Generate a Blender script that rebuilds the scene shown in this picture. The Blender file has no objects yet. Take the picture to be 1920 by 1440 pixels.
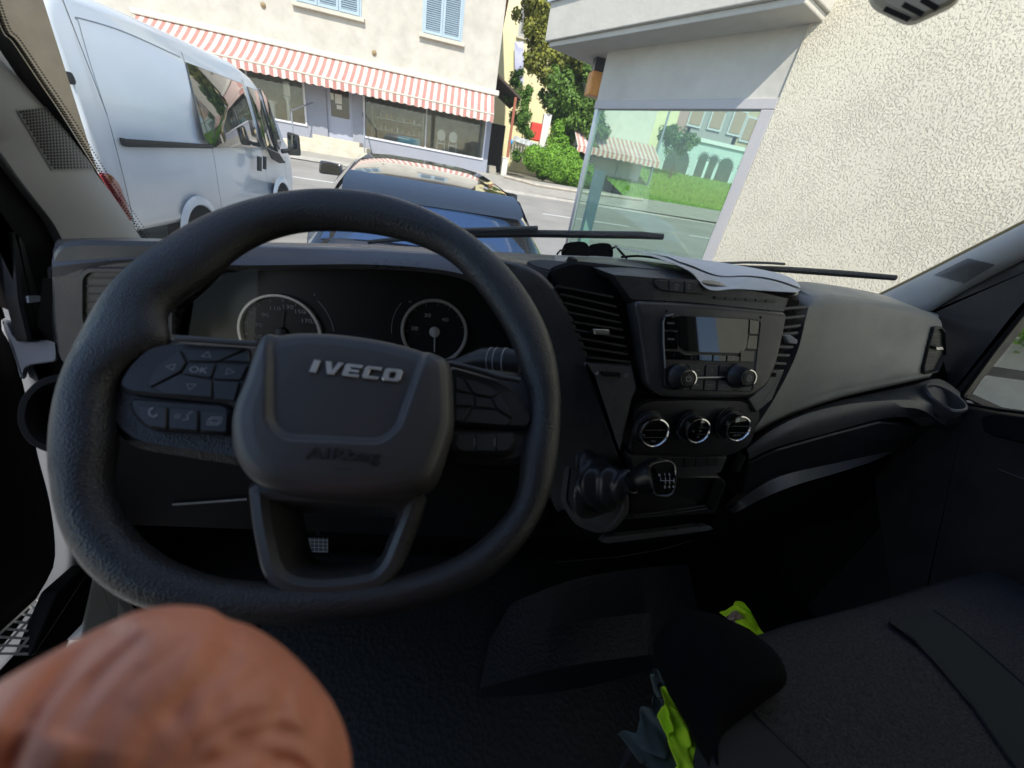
import bpy, bmesh, math, random
from mathutils import Vector, Matrix, noise
random.seed(7)
R = math.radians
S = bpy.context.scene
# ------------------------------------------------------------------ camera, sky, sun, exposure
V = Vector
FP, CXP, CYP = 720.0, 960.0, 720.0
_d = V((-245, 1280, 720)).normalized(); _up = -_d
_h = V((-105, -425.4, 720)); _h = (_h - _up * _h.dot(_up)).normalized()
_r = _h.cross(_up)
if _r.x < 0: _r = -_r
def c2w(c): return V((_r.dot(c), _h.dot(c), _up.dot(c)))
cd = bpy.data.cameras.new('camera'); cam = bpy.data.objects.new('camera', cd)
S.collection.objects.link(cam); S.camera = cam
cd.sensor_fit = 'HORIZONTAL'; cd.sensor_width = 36; cd.lens = FP / 1920 * 36
cd.clip_start = 0.02; cd.clip_end = 600
cd.dof.use_dof = True; cd.dof.focus_distance = 1.2; cd.dof.aperture_fstop = 4.8
cx, cy, cz = c2w(V((1, 0, 0))), c2w(V((0, -1, 0))), c2w(V((0, 0, -1)))
cam.matrix_world = Matrix((cx, cy, cz)).transposed().to_4x4()
SUN_AZ, SUN_EL = 187.0, 46.0
w = bpy.data.worlds.new('World'); S.world = w; w.use_nodes = True
nt = w.node_tree; bg = nt.nodes['Background']
sky = nt.nodes.new('ShaderNodeTexSky'); sky.sky_type = 'NISHITA'; sky.sun_disc = False
sky.sun_elevation = R(SUN_EL); sky.sun_rotation = R(SUN_AZ); sky.air_density = 1.0; sky.dust_density = 0.6
nt.links.new(sky.outputs[0], bg.inputs[0]); bg.inputs[1].default_value = 0.15
sl = bpy.data.lights.new('sun', 'SUN'); so = bpy.data.objects.new('sun', sl); S.collection.objects.link(so)
sl.energy = 3.3; sl.angle = R(0.5); sl.color = (1, .935, .82)
sv = V((math.sin(R(SUN_AZ)) * math.cos(R(SUN_EL)), math.cos(R(SUN_AZ)) * math.cos(R(SUN_EL)), math.sin(R(SUN_EL))))
so.rotation_euler = sv.to_track_quat('Z', 'Y').to_euler()
S.view_settings.view_transform = 'Standard'; S.view_settings.look = 'None'
S.view_settings.exposure = 0.72; S.view_settings.gamma = 1
S.render.engine = 'CYCLES'
S.cycles.max_bounces = 10; S.cycles.transparent_max_bounces = 16; S.cycles.caustics_reflective = False; S.cycles.caustics_refractive = False
S.cycles.sample_clamp_indirect = 4

# ------------------------------------------------------------------ pixel <-> place helpers
def ray(px, py): return c2w(V((px - CXP, py - CYP, FP))).normalized()
def PY(px, py, Y): v = ray(px, py); return v * (Y / v.y)
def PX(px, py, X): v = ray(px, py); return v * (X / v.x)
def PZ(px, py, Z): v = ray(px, py); return v * (Z / v.z)
class Fr:
    def __init__(s, O, N, X=(1, 0, 0.05)):
        s.O = V(O); s.N = V(N).normalized(); X = V(X)
        s.X = (X - s.N * X.dot(s.N)).normalized(); s.U = s.N.cross(s.X)
    def px(s, px, py, h=0):
        v = ray(px, py); t = (s.O.dot(s.N) + h) / v.dot(s.N); q = v * t - s.O
        return (q.dot(s.X), q.dot(s.U))
    def pl(s, pts, h=0): return [s.px(x, y, h) for x, y in pts]
    def pt(s, a, b, h=0): return s.O + s.X * a + s.U * b + s.N * h
    def P(s, px, py, h=0): return s.pt(*s.px(px, py, h), h)
    def up(s, h): f = Fr(s.O + s.N * h, s.N, s.X); return f
    def mat(s): return Matrix.Translation(s.O) @ Matrix((s.X, s.U, s.N)).transposed().to_4x4()
def spl(pts, n=8, closed=True):
    out = []; m = len(pts)
    rng = range(m if closed else m - 1)
    for i in rng:
        if closed: p = [V(pts[(i + k - 1) % m]) for k in range(4)]
        else: p = [V(pts[max(0, min(m - 1, i + k - 1))]) for k in range(4)]
        for j in range(n):
            t = j / n
            out.append(0.5 * ((2 * p[1]) + (p[2] - p[0]) * t + (2 * p[0] - 5 * p[1] + 4 * p[2] - p[3]) * t * t + (3 * p[1] - p[0] - 3 * p[2] + p[3]) * t ** 3))
    if not closed: out.append(V(pts[-1]))
    return out
def rnd(pts, r, n=5):
    out = []; m = len(pts)
    for i in range(m):
        a, b, c = V(pts[i - 1]), V(pts[i]), V(pts[(i + 1) % m])
        d1, d2 = (a - b), (c - b); rr = min(r, d1.length * .45, d2.length * .45)
        p, q = b + d1.normalized() * rr, b + d2.normalized() * rr
        for j in range(n + 1):
            t = j / n; out.append(p * (1 - t) ** 2 + b * 2 * t * (1 - t) + q * t * t)
    return out
def resamp(pts, n):
    pts = [V(p) for p in pts]; L = [0]
    for a, b in zip(pts, pts[1:]): L.append(L[-1] + (b - a).length)
    out = []; k = 0
    for i in range(n):
        s = L[-1] * i / (n - 1)
        while k < len(pts) - 2 and L[k + 1] < s: k += 1
        t = (s - L[k]) / max(1e-9, L[k + 1] - L[k]); out.append(pts[k].lerp(pts[k + 1], t))
    return out
def inset(pts, d):
    m = len(pts); A = sum(pts[i][0] * pts[(i + 1) % m][1] - pts[(i + 1) % m][0] * pts[i][1] for i in range(m))
    sg = 1 if A > 0 else -1; out = []
    for i in range(m):
        a, b, c = V(pts[i - 1]), V(pts[i]), V(pts[(i + 1) % m])
        t = (b - a).normalized() + (c - b).normalized()
        if t.length < 1e-6: t = (c - b)
        t = t.normalized(); out.append(b + V((-t.y, t.x)) * d * sg)
    return out

class MB:
    def __init__(s): s.v = []; s.f = []; s.mi = []; s.m = 0
    def add(s, vs, fs):
        o = len(s.v); s.v += [V(v) for v in vs]; s.f += [[i + o for i in f] for f in fs]; s.mi += [s.m] * len(fs); return s
    def box(s, c, sz, M3=None):
        c = V(c); h = V(sz) / 2; vs = []
        for i in range(8):
            q = V(((i & 1) * 2 - 1, (i >> 1 & 1) * 2 - 1, (i >> 2 & 1) * 2 - 1)); q = V((q.x * h.x, q.y * h.y, q.z * h.z))
            if M3: q = M3 @ q
            vs.append(c + q)
        return s.add(vs, [(0, 2, 3, 1), (4, 5, 7, 6), (0, 1, 5, 4), (2, 6, 7, 3), (0, 4, 6, 2), (1, 3, 7, 5)])
    def bb(s, x0, x1, y0, y1, z0, z1): return s.box(((x0 + x1) / 2, (y0 + y1) / 2, (z0 + z1) / 2), (abs(x1 - x0), abs(y1 - y0), abs(z1 - z0)))
    def fbox(s, fr, a0, a1, b0, b1, h0, h1):
        vs = [fr.pt(a, b, h) for h in (h0, h1) for b in (b0, b1) for a in (a0, a1)]
        return s.add(vs, [(0, 2, 3, 1), (4, 5, 7, 6), (0, 1, 5, 4), (2, 6, 7, 3), (0, 4, 6, 2), (1, 3, 7, 5)])
    def tube(s, pts, r, n=8, cap=True, flat=1.0, up=None):
        pts = [V(p) for p in pts]; rs = r if isinstance(r, (list, tuple)) else [r] * len(pts); rows = []
        for i, p in enumerate(pts):
            t = (pts[min(i + 1, len(pts) - 1)] - pts[max(i - 1, 0)]).normalized()
            u = V(up) if up else (V((0, 0, 1)) if abs(t.z) < .9 else V((1, 0, 0)))
            a = t.cross(u).normalized(); b = a.cross(t)
            rows.append([p + a * math.cos(2 * math.pi * k / n) * rs[i] + b * math.sin(2 * math.pi * k / n) * rs[i] * flat for k in range(n)])
        return s.rings(rows, cap)
    def rings(s, rows, cap=True, caps=(True, True), closed=True):
        n = len(rows[0]); vs = [p for r in rows for p in r]; fs = []
        for i in range(len(rows) - 1):
            for k in range(n if closed else n - 1):
                k2 = (k + 1) % n; fs.append((i * n + k, i * n + k2, (i + 1) * n + k2, (i + 1) * n + k))
        if cap and closed:
            if caps[0]: fs.append(tuple(range(n))[::-1])
            if caps[1]: fs.append(tuple(range((len(rows) - 1) * n, len(rows) * n)))
        return s.add(vs, fs)
    def loft(s, rows, n=None, thick=None):
        if n: rows = [resamp(spl(r, 6, False), n) for r in rows]
        s.rings(rows, False, closed=False)
        if thick:
            t = V(thick); rr = [[p + t for p in r] for r in rows]; s.rings(rr, False, closed=False)
            for e in ((rows[0], rr[0]), (rows[-1], rr[-1]), ([r[0] for r in rows], [r[0] for r in rr]), ([r[-1] for r in rows], [r[-1] for r in rr])):
                s.rings([list(e[0]), list(e[1])], False, closed=False)
        return s
    def pad(s, fr, outl, prof, mode='in', cap=True, capb=False, hf=None):
        c = sum((V(p) for p in outl), V((0, 0))) / len(outl); rows = []
        for a, h in prof:
            o = inset(outl, a) if mode == 'in' else [c + (V(p) - c) * a for p in outl]
            rows.append([fr.pt(p[0], p[1], h + (hf(p[0], p[1]) if hf else 0)) for p in o])
        n = len(outl); s.rings(rows, False, closed=True)
        if cap:
            if mode == 'in': s.add(rows[-1], [tuple(range(n))])
            else:
                s.add(rows[-1] + [sum(rows[-1], V((0, 0, 0))) / n], [(i, (i + 1) % n, n) for i in range(n)])
        if capb: s.add(rows[0], [tuple(range(n))])
        return s
    def lathe(s, fr, a, b, prof, n=32, cap=True, sq=1):
        rows = [[fr.pt(a + math.cos(2 * math.pi * k / n) * r, b + math.sin(2 * math.pi * k / n) * r * sq, h) for k in range(n)] for r, h in prof]
        return s.rings(rows, cap)
    def text(s, txt, fr, a, b, size, h=0.0003, ext=0, rot=0, sx=1, off=0, bev=0, align='CENTER', shear=0):
        cu = bpy.data.curves.new('t', 'FONT'); cu.body = txt; cu.size = size; cu.extrude = ext; cu.align_x = align; cu.align_y = 'CENTER'
        cu.offset = off; cu.bevel_depth = bev; cu.resolution_u = 3; cu.shear = shear
        ob = bpy.data.objects.new('t', cu); me = bpy.data.meshes.new_from_object(ob)
        Mx = fr.mat() @ Matrix.Translation((a, b, h)) @ Matrix.Rotation(rot, 4, 'Z') @ Matrix.Diagonal((sx, 1, 1, 1))
        s.add([Mx @ v.co for v in me.vertices], [tuple(p.vertices) for p in me.polygons])
        bpy.data.objects.remove(ob); bpy.data.curves.remove(cu); bpy.data.meshes.remove(me); return s
    def stroke(s, fr, pts, wd, h=0.0003):
        pts = [V(p) for p in pts]
        for p, q in zip(pts, pts[1:]):
            t = (q - p).normalized() if (q - p).length > 1e-9 else V((1, 0)); nn = V((-t.y, t.x)) * wd / 2; e = t * wd * .3
            s.add([fr.pt(*(p - e - nn), h), fr.pt(*(q + e - nn), h), fr.pt(*(q + e + nn), h), fr.pt(*(p - e + nn), h)], [(0, 1, 2, 3)])
        return s
    def build(s, name, mats, parent=None, smooth=35, bevel=0, bseg=2):
        me = bpy.data.meshes.new(name); me.from_pydata(s.v, [], s.f)
        for m in (mats if isinstance(mats, (list, tuple)) else [mats]): me.materials.append(m)
        for p, i in zip(me.polygons, s.mi): p.material_index = i
        bm = bmesh.new(); bm.from_mesh(me); bmesh.ops.remove_doubles(bm, verts=bm.verts, dist=1e-6)
        bmesh.ops.recalc_face_normals(bm, faces=bm.faces); bm.to_mesh(me); bm.free()
        if smooth:
            me.polygons.foreach_set('use_smooth', [True] * len(me.polygons))
            try: me.set_sharp_from_angle(angle=R(smooth))
            except Exception: pass
        o = bpy.data.objects.new(name, me); S.collection.objects.link(o)
        if parent:
            o.parent = parent; mw = Matrix.Identity(4); q = parent
            while q: mw = Matrix.Translation(q['_loc'] if '_loc' in q else (0, 0, 0)) @ mw; q = None
            o.matrix_parent_inverse = world_of(parent).inverted()
        if bevel:
            b = o.modifiers.new('b', 'BEVEL'); b.width = bevel; b.segments = bseg; b.limit_method = 'ANGLE'; b.angle_limit = R(40)
        return o
def world_of(o):
    m = Matrix.Translation(o.location) @ o.rotation_euler.to_matrix().to_4x4() @ Matrix.Diagonal((*o.scale, 1))
    if o.parent: m = world_of(o.parent) @ o.matrix_parent_inverse @ m
    return m
def tag(o, label, cat, group=None, kind=None):
    if label: o['label'] = label
    if cat: o['category'] = cat
    if group: o['group'] = group
    if kind: o['kind'] = kind
    return o
def empty(name, loc, label=None, cat=None, group=None, rz=0, parent=None):
    o = bpy.data.objects.new(name, None); S.collection.objects.link(o); o.location = loc; o.rotation_euler = (0, 0, rz); o.empty_display_size = .05
    if parent: o.parent = parent; o.matrix_parent_inverse = world_of(parent).inverted()
    return tag(o, label, cat, group)
def copy_tree(o, parent=None):
    c = o.copy(); S.collection.objects.link(c)
    if parent: c.parent = parent; c.matrix_parent_inverse = o.matrix_parent_inverse.copy()
    for ch in list(o.children): copy_tree(ch, c)
    return c

# ------------------------------------------------------------------ materials
def mat(name, col, rough=.6, metal=0, bump=None, var=0, vscale=3, spec=.5, coat=0, island=0, sss=0, emit=None, bump2=None, stain=None):
    m = bpy.data.materials.new(name); m.use_nodes = True; t = m.node_tree; N = t.nodes; L = t.links; p = N['Principled BSDF']
    p.inputs['Base Color'].default_value = (*col, 1); p.inputs['Roughness'].default_value = rough; p.inputs['Metallic'].default_value = metal
    p.inputs['Specular IOR Level'].default_value = spec; p.inputs['Coat Weight'].default_value = coat; p.inputs['Coat Roughness'].default_value = .03
    tc = N.new('ShaderNodeTexCoord'); co = tc.outputs['Object']
    if sss: p.inputs['Subsurface Weight'].default_value = sss; p.inputs['Subsurface Radius'].default_value = (1, .35, .2); p.inputs['Subsurface Scale'].default_value = .006
    src = None
    if var or stain:
        nz = N.new('ShaderNodeTexNoise'); nz.inputs['Scale'].default_value = vscale; nz.inputs['Detail'].default_value = 6; nz.inputs['Roughness'].default_value = .65; L.new(co, nz.inputs['Vector'])
        mx = N.new('ShaderNodeMix'); mx.data_type = 'RGBA'
        mr = N.new('ShaderNodeMapRange'); mr.inputs[1].default_value = .32; mr.inputs[2].default_value = .68; L.new(nz.outputs[0], mr.inputs[0]); L.new(mr.outputs[0], mx.inputs[0])
        mx.inputs[6].default_value = (*[c * (1 - var) for c in col], 1); mx.inputs[7].default_value = (*[min(1, c * (1 + var)) for c in col], 1)
        if stain: mx.inputs[6].default_value = (*stain, 1); mx.inputs[7].default_value = (*col, 1)
        src = mx.outputs[2]
    if var and bump and rough < .6 and not island:
        n3 = N.new('ShaderNodeTexNoise'); n3.inputs['Scale'].default_value = 11; n3.inputs['Detail'].default_value = 7; n3.inputs['Roughness'].default_value = .7; L.new(co, n3.inputs['Vector'])
        m3 = N.new('ShaderNodeMapRange'); m3.inputs[1].default_value = .35; m3.inputs[2].default_value = .65; m3.inputs[3].default_value = rough - .1; m3.inputs[4].default_value = rough + .14; L.new(n3.outputs[0], m3.inputs[0]); L.new(m3.outputs[0], p.inputs['Roughness'])
    if island:
        g = N.new('ShaderNodeNewGeometry'); m2 = N.new('ShaderNodeMix'); m2.data_type = 'RGBA'; L.new(g.outputs['Random Per Island'], m2.inputs[0])
        m2.inputs[6].default_value = (*[c * (1 - island) for c in col], 1); m2.inputs[7].default_value = (col[0] * (1 + island * 1.4), col[1] * (1 + island), col[2], 1); src = m2.outputs[2]
    if src: L.new(src, p.inputs['Base Color'])
    if bump:
        kind, sc, st, dist = bump
        b = N.new('ShaderNodeBump'); b.inputs['Strength'].default_value = st; b.inputs['Distance'].default_value = dist
        if kind == 'v': tx = N.new('ShaderNodeTexVoronoi'); tx.inputs['Scale'].default_value = sc; o = tx.outputs['Distance']
        else: tx = N.new('ShaderNodeTexNoise'); tx.inputs['Scale'].default_value = sc; tx.inputs['Detail'].default_value = 3; o = tx.outputs[0]
        L.new(co, tx.inputs['Vector']); L.new(o, b.inputs['Height']); L.new(b.outputs[0], p.inputs['Normal'])
        if bump2:
            b2 = N.new('ShaderNodeBump'); b2.inputs['Strength'].default_value = bump2[1]; b2.inputs['Distance'].default_value = bump2[2]
            t2 = N.new('ShaderNodeTexNoise'); t2.inputs['Scale'].default_value = bump2[0]; L.new(co, t2.inputs['Vector']); L.new(t2.outputs[0], b2.inputs['Height'])
            L.new(b.outputs[0], b2.inputs['Normal']); L.new(b2.outputs[0], p.inputs['Normal'])
    if emit: p.inputs['Emission Color'].default_value = (*emit[0], 1); p.inputs['Emission Strength'].default_value = emit[1]
    return m
def glass(name, tint=(1, 1, 1), ior=1.45, refl=1.0, fac=None):
    m = bpy.data.materials.new(name); m.use_nodes = True; t = m.node_tree; t.nodes.clear(); N = t.nodes.new; L = t.links.new
    o = N('ShaderNodeOutputMaterial'); tr = N('ShaderNodeBsdfTransparent'); tr.inputs[0].default_value = (*tint, 1)
    gl = N('ShaderNodeBsdfGlossy'); gl.inputs['Roughness'].default_value = .0; gl.inputs[0].default_value = (refl, refl, refl, 1)
    mx = N('ShaderNodeMixShader'); lw = N('ShaderNodeLayerWeight'); pw = N('ShaderNodeMath'); pw.operation = 'POWER'; pw.inputs[1].default_value = 4.5
    f0 = ((ior - 1) / (ior + 1)) ** 2 * 2; ma = N('ShaderNodeMath'); ma.operation = 'MULTIPLY_ADD'; ma.inputs[1].default_value = 1 - f0; ma.inputs[2].default_value = f0
    L(lw.outputs['Facing'], pw.inputs[0]); L(pw.outputs[0], ma.inputs[0])
    if fac is None: L(ma.outputs[0], mx.inputs[0])
    else: mx.inputs[0].default_value = fac
    L(tr.outputs[0], mx.inputs[1]); L(gl.outputs[0], mx.inputs[2]); L(mx.outputs[0], o.inputs[0]); return m
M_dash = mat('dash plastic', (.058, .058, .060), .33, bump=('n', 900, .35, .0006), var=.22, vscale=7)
M_dashg = mat('wall lit dash plastic', (.36, .35, .31), .42, bump=('n', 800, .35, .0006), var=.13, vscale=9)  # dash plastic made paler: light bounced off the stucco wall put into its colour
M_dark = mat('black plastic', (.018, .018, .020), .42, bump=('n', 900, .25, .0005), var=.1)
M_blk = mat('deep black plastic', (.006, .006, .007), .7, spec=.15)
M_gloss = mat('gloss black', (.006, .006, .007), .06, coat=.3)
M_scr = mat('screen glass', (.015, .015, .014), .03, .12, coat=.8)
M_leather = mat('wheel leather', (.030, .030, .032), .34, bump=('v', 620, .5, .0010), bump2=(240, .25, .0007), var=.08, vscale=20)
M_boot = mat('gaiter leather', (.030, .030, .034), .30, bump=('n', 300, .4, .001))
M_airbag = mat('airbag cover plastic', (.062, .060, .062), .40, bump=('n', 1100, .4, .0005))
M_btn = mat('button plastic', (.028, .030, .034), .42, bump=('n', 900, .2, .0003))
M_white = mat('white print', (.55, .55, .55), .6)
M_dim = mat('grey print', (.34, .34, .35), .6)
M_chrome = mat('chrome', (.8, .8, .8), .12, 1)
M_satin = mat('satin silver', (.55, .55, .56), .3, 1)
M_ring = mat('gauge ring', (.62, .59, .55), .35, .6)
M_lens = glass('cluster lens', (.94, .94, .94), 1.35, fac=.006)
M_seat = mat('seat fabric', (.048, .049, .056), .95, bump=('n', 420, 1, .004), var=.5, vscale=330, spec=.2)
M_seat2 = mat('seat side fabric', (.034, .037, .040), .95, bump=('n', 700, .6, .002), spec=.2)
M_mat = mat('rubber floor mat', (.014, .015, .015), .6, bump=('v', 90, .5, .003), bump2=(500, .3, .001))
M_carpet = mat('dark carpet', (.012, .012, .013), .95, bump=('n', 400, 1, .003), spec=.1)
M_pillar = mat('pillar trim', (.52, .52, .52), .6, bump=('n', 900, .3, .0006), var=.05)
M_head = mat('headliner', (.40, .40, .39), .9)
M_body = mat('van white paint', (.62, .66, .74), .35, coat=.4)
M_paper = mat('paper', (.62, .62, .61), .8, bump=('n', 25, .5, .004), var=.04, vscale=15)
M_vest = mat('hi vis fabric', (.62, .95, .02), .8, bump=('n', 300, .3, .001), var=.08, vscale=30, emit=((.5, .9, 0), .0))
M_vgrey = mat('vest lining', (.10, .12, .11), .9, bump=('n', 300, .3, .001), var=.15, vscale=40)
M_cap = mat('black cloth', (.006, .006, .007), 1, spec=.1, bump=('n', 500, .4, .001))
M_skin = mat('skin', (.76, .29, .18), .38, sss=.2, bump=('n', 400, .3, .0010), bump2=(90, .18, .002), var=.13, vscale=30, spec=.4)
M_wind = glass('windscreen glass', (.97, .98, .97), 1.25)
_t = M_wind.node_tree; _o = [q for q in _t.nodes if q.type == 'OUTPUT_MATERIAL'][0]; _pv = _o.inputs[0].links[0].from_socket
_df = _t.nodes.new('ShaderNodeBsdfTranslucent'); _df.inputs[0].default_value = (.9, .88, .8, 1); _mm = _t.nodes.new('ShaderNodeMixShader'); _mm.inputs[0].default_value = .03
_t.links.new(_pv, _mm.inputs[1]); _t.links.new(_df.outputs[0], _mm.inputs[2]); _t.links.new(_mm.outputs[0], _o.inputs[0])
M_frit = mat('frit black', (.012, .012, .012), .5)
M_mirror = mat('mirror', (.8, .8, .8), .02, 1)
M_stucco = None

# ================================================================== SETTING
VX = V((1, 0, .06)).normalized()
def prof(y):
    k = [(-60, -2.1), (-3, -1.95), (3, -1.66), (6, -1.46), (10.5, -1.27), (13.3, -1.18), (17.4, -.93), (17.5, -.93), (20, -.52), (26, -.35), (60, 0.0), (400, 8)]
    for (a, b), (c, d) in zip(k, k[1:]):
        if y <= c: return b + (d - b) * (y - a) / (c - a)
    return k[-1][1]
YB = [-60, -3, 3, 6, 10.5, 13.3, 17.4, 20, 26, 60, 400]
def gz(x, y): return prof(y) + .02 * max(-40, min(40, x))
def sheet(name, x0, x1, y0, y1, dz, m, parent=None, edgef=None):
    ys = sorted(set([y0, y1] + [y for y in YB if y0 < y < y1])); xs = sorted(set([x0, x1] + [x for x in (-40, 40) if x0 < x < x1]))
    rows = [[V((x, y, gz(x, y) + dz)) for x in xs] for y in ys]
    return MB().loft(rows).build(name, m, parent, smooth=0)
M_asph = mat('asphalt', (.30, .285, .26), .9, bump=('n', 60, .4, .01), var=.14, vscale=.8)
M_pave = mat('pavement', (.36, .34, .30), .9, bump=('n', 60, .3, .01), var=.12, vscale=1.5)
M_dirt = mat('ground', (.20, .19, .15), .95, var=.3, vscale=.3)
M_lot = mat('parking asphalt', (.27, .265, .25), .9, bump=('n', 60, .4, .01), var=.15, vscale=1)
tag(sheet('ground', -400, 400, -60, 400, 0, M_dirt), None, None, kind='structure')
tag(sheet('parking_area', -30, 30, -40, 9.6, .004, M_lot), None, None, kind='structure')
tag(sheet('road', -60, 60, 9.6, 17.4, .008, M_asph), None, None, kind='structure')
tag(sheet('pavement', -60, 60, 17.45, 20.2, .10, M_pave), None, None, kind='structure')
M_line = mat('road paint', (.78, .78, .76), .7, var=.06, vscale=8)
b = MB()
for x0 in [-22, -15.5, -9.0, -5.9 + .0, 2.2, 8.6, 15]:
    pass
b = MB()
for x0, x1 in [(-20, -17), (-12.5, -9.4), (-6.1, -3.05), (2.9, 5.9), (8.2, 11.2), (14, 17)]:
    b.add([V((x, y, gz(x, y) + .013)) for x, y in ((x0, 13.24), (x1, 13.24), (x1, 13.36), (x0, 13.36))], [(0, 1, 2, 3)])
tag(b.build('road_marking', M_line, smooth=0), None, None, kind='structure')
b = MB(); b.loft([[V((x, 17.32, gz(x, 17.4) + z)) for x in (-60, 60)] for z in (0, .115)] + [[V((x, 17.45, gz(x, 17.4) + .118)) for x in (-60, 60)]])
tag(b.build('kerb', mat('kerb stone', (.45, .43, .39), .9, var=.15, vscale=3), smooth=0), None, None, kind='structure')

# ---- house across the street (front y = 20)
HY = 20.0
def H(px, py, dy=0): return PY(px, py, HY + dy)
def ext_poly(b, pts, dvec):
    n = len(pts); pts = [V(p) for p in pts]; q = [p + V(dvec) for p in pts]
    b.add(pts + q, [tuple(range(n)), tuple(range(n, 2 * n))[::-1]] + [(i, (i + 1) % n, n + (i + 1) % n, n + i) for i in range(n)]); return b
M_wall = mat('cream render', (.50, .475, .42), .95, bump=('n', 40, .3, .01), var=.14, vscale=1.4)
M_blue = mat('blue grey render', (.29, .305, .36), .9, var=.05)
M_trim = mat('window trim white', (.62, .62, .66), .6)
M_shut = mat('blue shutter paint', (.36, .46, .54), .6, var=.06)
M_sill = mat('stone sill', (.56, .52, .44), .9, var=.1)
M_shopin = mat('shop interior', (.42, .40, .36), .8, var=.3, vscale=1.5)
M_shopgl = glass('shop window glass', (.9, .92, .9), 1.28)
house = empty('shop_house', (-4, 20, -.5), 'cream house with striped awning, blue shutters and grey blue shop front across the street', 'house')
WX0, WX1 = -14.0, 1.40
ZD = 1.62   # top of the blue ground floor
# ground floor wall with openings (x-intervals, from photo)
zb, zt = .13, 1.75
wl = MB()
def wallx(b, x0, x1, z0, z1, y0=HY, t=.35): b.bb(x0, x1, y0, y0 + t, z0, z1)
opens = [(-9.8, -6.15, .13, 1.7), (-5.33, -4.33, -.14, 1.7), (-3.83, 1.13, .13, 1.7)]
xs = WX0
for a, c, z0, z1 in opens:
    wallx(wl, xs, a, -1.2, 1.75); wallx(wl, a, c, -1.2, z0); xs = c
wallx(wl, xs, WX1, -1.2, 1.75)
wl.build('wall', M_blue, house, smooth=0)
wl = MB(); wallx(wl, WX0, WX1 + .0, 1.75, 9.5, HY + .002, .345); wl.bb(WX1 - .35, WX1 - .002, HY + .35, 32, -1.2, 9.5); wl.bb(WX0, WX0 + .35, HY + .35, 32, -1.2, 9.5)
u = wl.build('upper_wall', M_wall, house, smooth=0)
rf = MB(); ext_poly(rf, [V((WX0 - .8, HY - 1.1, 7.55)), V((WX1 + .9, HY - 1.1, 7.55)), V((WX1 + .9, 26, 10.5)), V((WX0 - .8, 26, 10.5))], (0, 0, .2))
ext_poly(rf, [V((WX1 + .9, 26, 10.5)), V((WX0 - .8, 26, 10.5)), V((WX0 - .8, 33, 7.5)), V((WX1 + .9, 33, 7.5))], (0, 0, .2))
rf.build('roof', mat('roof tiles', (.25, .12, .08), .9, var=.3, vscale=4), house, smooth=0)
MB().bb(WX0 + .4, WX1 - .4, HY + 1.9, HY + 2.0, -1, 1.74).build('shop_back_wall', M_shopin, house, smooth=0)
MB().bb(WX0 + .4, WX1 - .4, HY + .35, HY + 2.0, -.3, .0).build('shop_floor', M_shopin, house, smooth=0)
MB().bb(WX0 + .4, WX1 - .4, HY + .35, HY + 2.0, 1.7, 1.75).build('shop_ceiling', M_shopin, house, smooth=0)
# string course above awning
def win_frame(parent, x0, x1, z0, z1, y, name='shop_window', mull=(), th=.07, m=M_trim, gl=M_shopgl):
    b = MB(); b.bb(x0, x1, y - .04, y + .05, z1 - th, z1); b.bb(x0, x1, y - .04, y + .05, z0, z0 + th); b.bb(x0, x0 + th, y - .037, y + .05, z0 + th, z1 - th); b.bb(x1 - th, x1, y - .037, y + .05, z0 + th, z1 - th)
    for q in mull: b.bb(q - th * .3, q + th * .3, y - .03, y + .05, z0 + th, z1 - th)
    f = b.build(name, m, parent, smooth=0)
    MB().bb(x0 + th, x1 - th, y + .055, y + .06, z0 + th, z1 - th).build('pane', gl, f, smooth=0); return f
win_frame(house, -3.9, 1.2, .08, 1.74, HY - .01, mull=(-1.35,))
win_frame(house, -9.85, -6.1, .08, 1.74, HY - .01, mull=(-8.2,))
# door
dr = MB(); dr.bb(-5.33, -4.33, HY + .12, HY + .17, -.14, .62); dr.bb(-5.33, -5.19, HY + .12, HY + .17, .62, 1.7); dr.bb(-4.47, -4.33, HY + .12, HY + .17, .62, 1.7); dr.bb(-5.19, -4.47, HY + .12, HY + .17, 1.6, 1.7)
dr = dr.build('door', mat('grey door', (.38, .40, .48), .5), house, smooth=0)
MB().bb(-5.19, -4.47, HY + .14, HY + .15, .62, 1.6).build('pane', mat('door glass', (.05, .045, .04), .1), dr, smooth=0)
nb = MB()
for x, z, sx, sz in ((-4.88, 1.25, .26, .32), (-5.12, 1.3, .12, .22), (-4.86, .98, .2, .14)): nb.bb(x - sx / 2, x + sx / 2, HY + .115, HY + .135, z - sz / 2, z + sz / 2)
nb.build('notice', mat('notice paper', (.6, .6, .55), .8), dr, smooth=0)
# steps
st = MB()
M_step = mat('worn stone steps', (.55, .50, .40), .9, var=.15, vscale=3)
st.bb(-5.75, -3.95, 19.35, 19.99, -1.1, -.14); st.bb(-6.3, -3.6, 19.0, 19.99, -1.1, -.29); st.bb(-6.7, -3.25, 18.6, 19.99, -1.1, -.46)
st.build('steps', M_step, house, smooth=0, bevel=.02)
M_steel = mat('grey steel', (.35, .37, .42), .4, .6)
for x, dx in ((-6.25, 0), (-3.62, 0)):
    MB().tube([(x, 18.7, -.5), (x, 18.7, .42), (x - .02, 18.8, .50), (x - .3 if x > -5 else x + .45, 19.9, .95)], .025, 8).build('handrail', M_steel, house)
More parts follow.
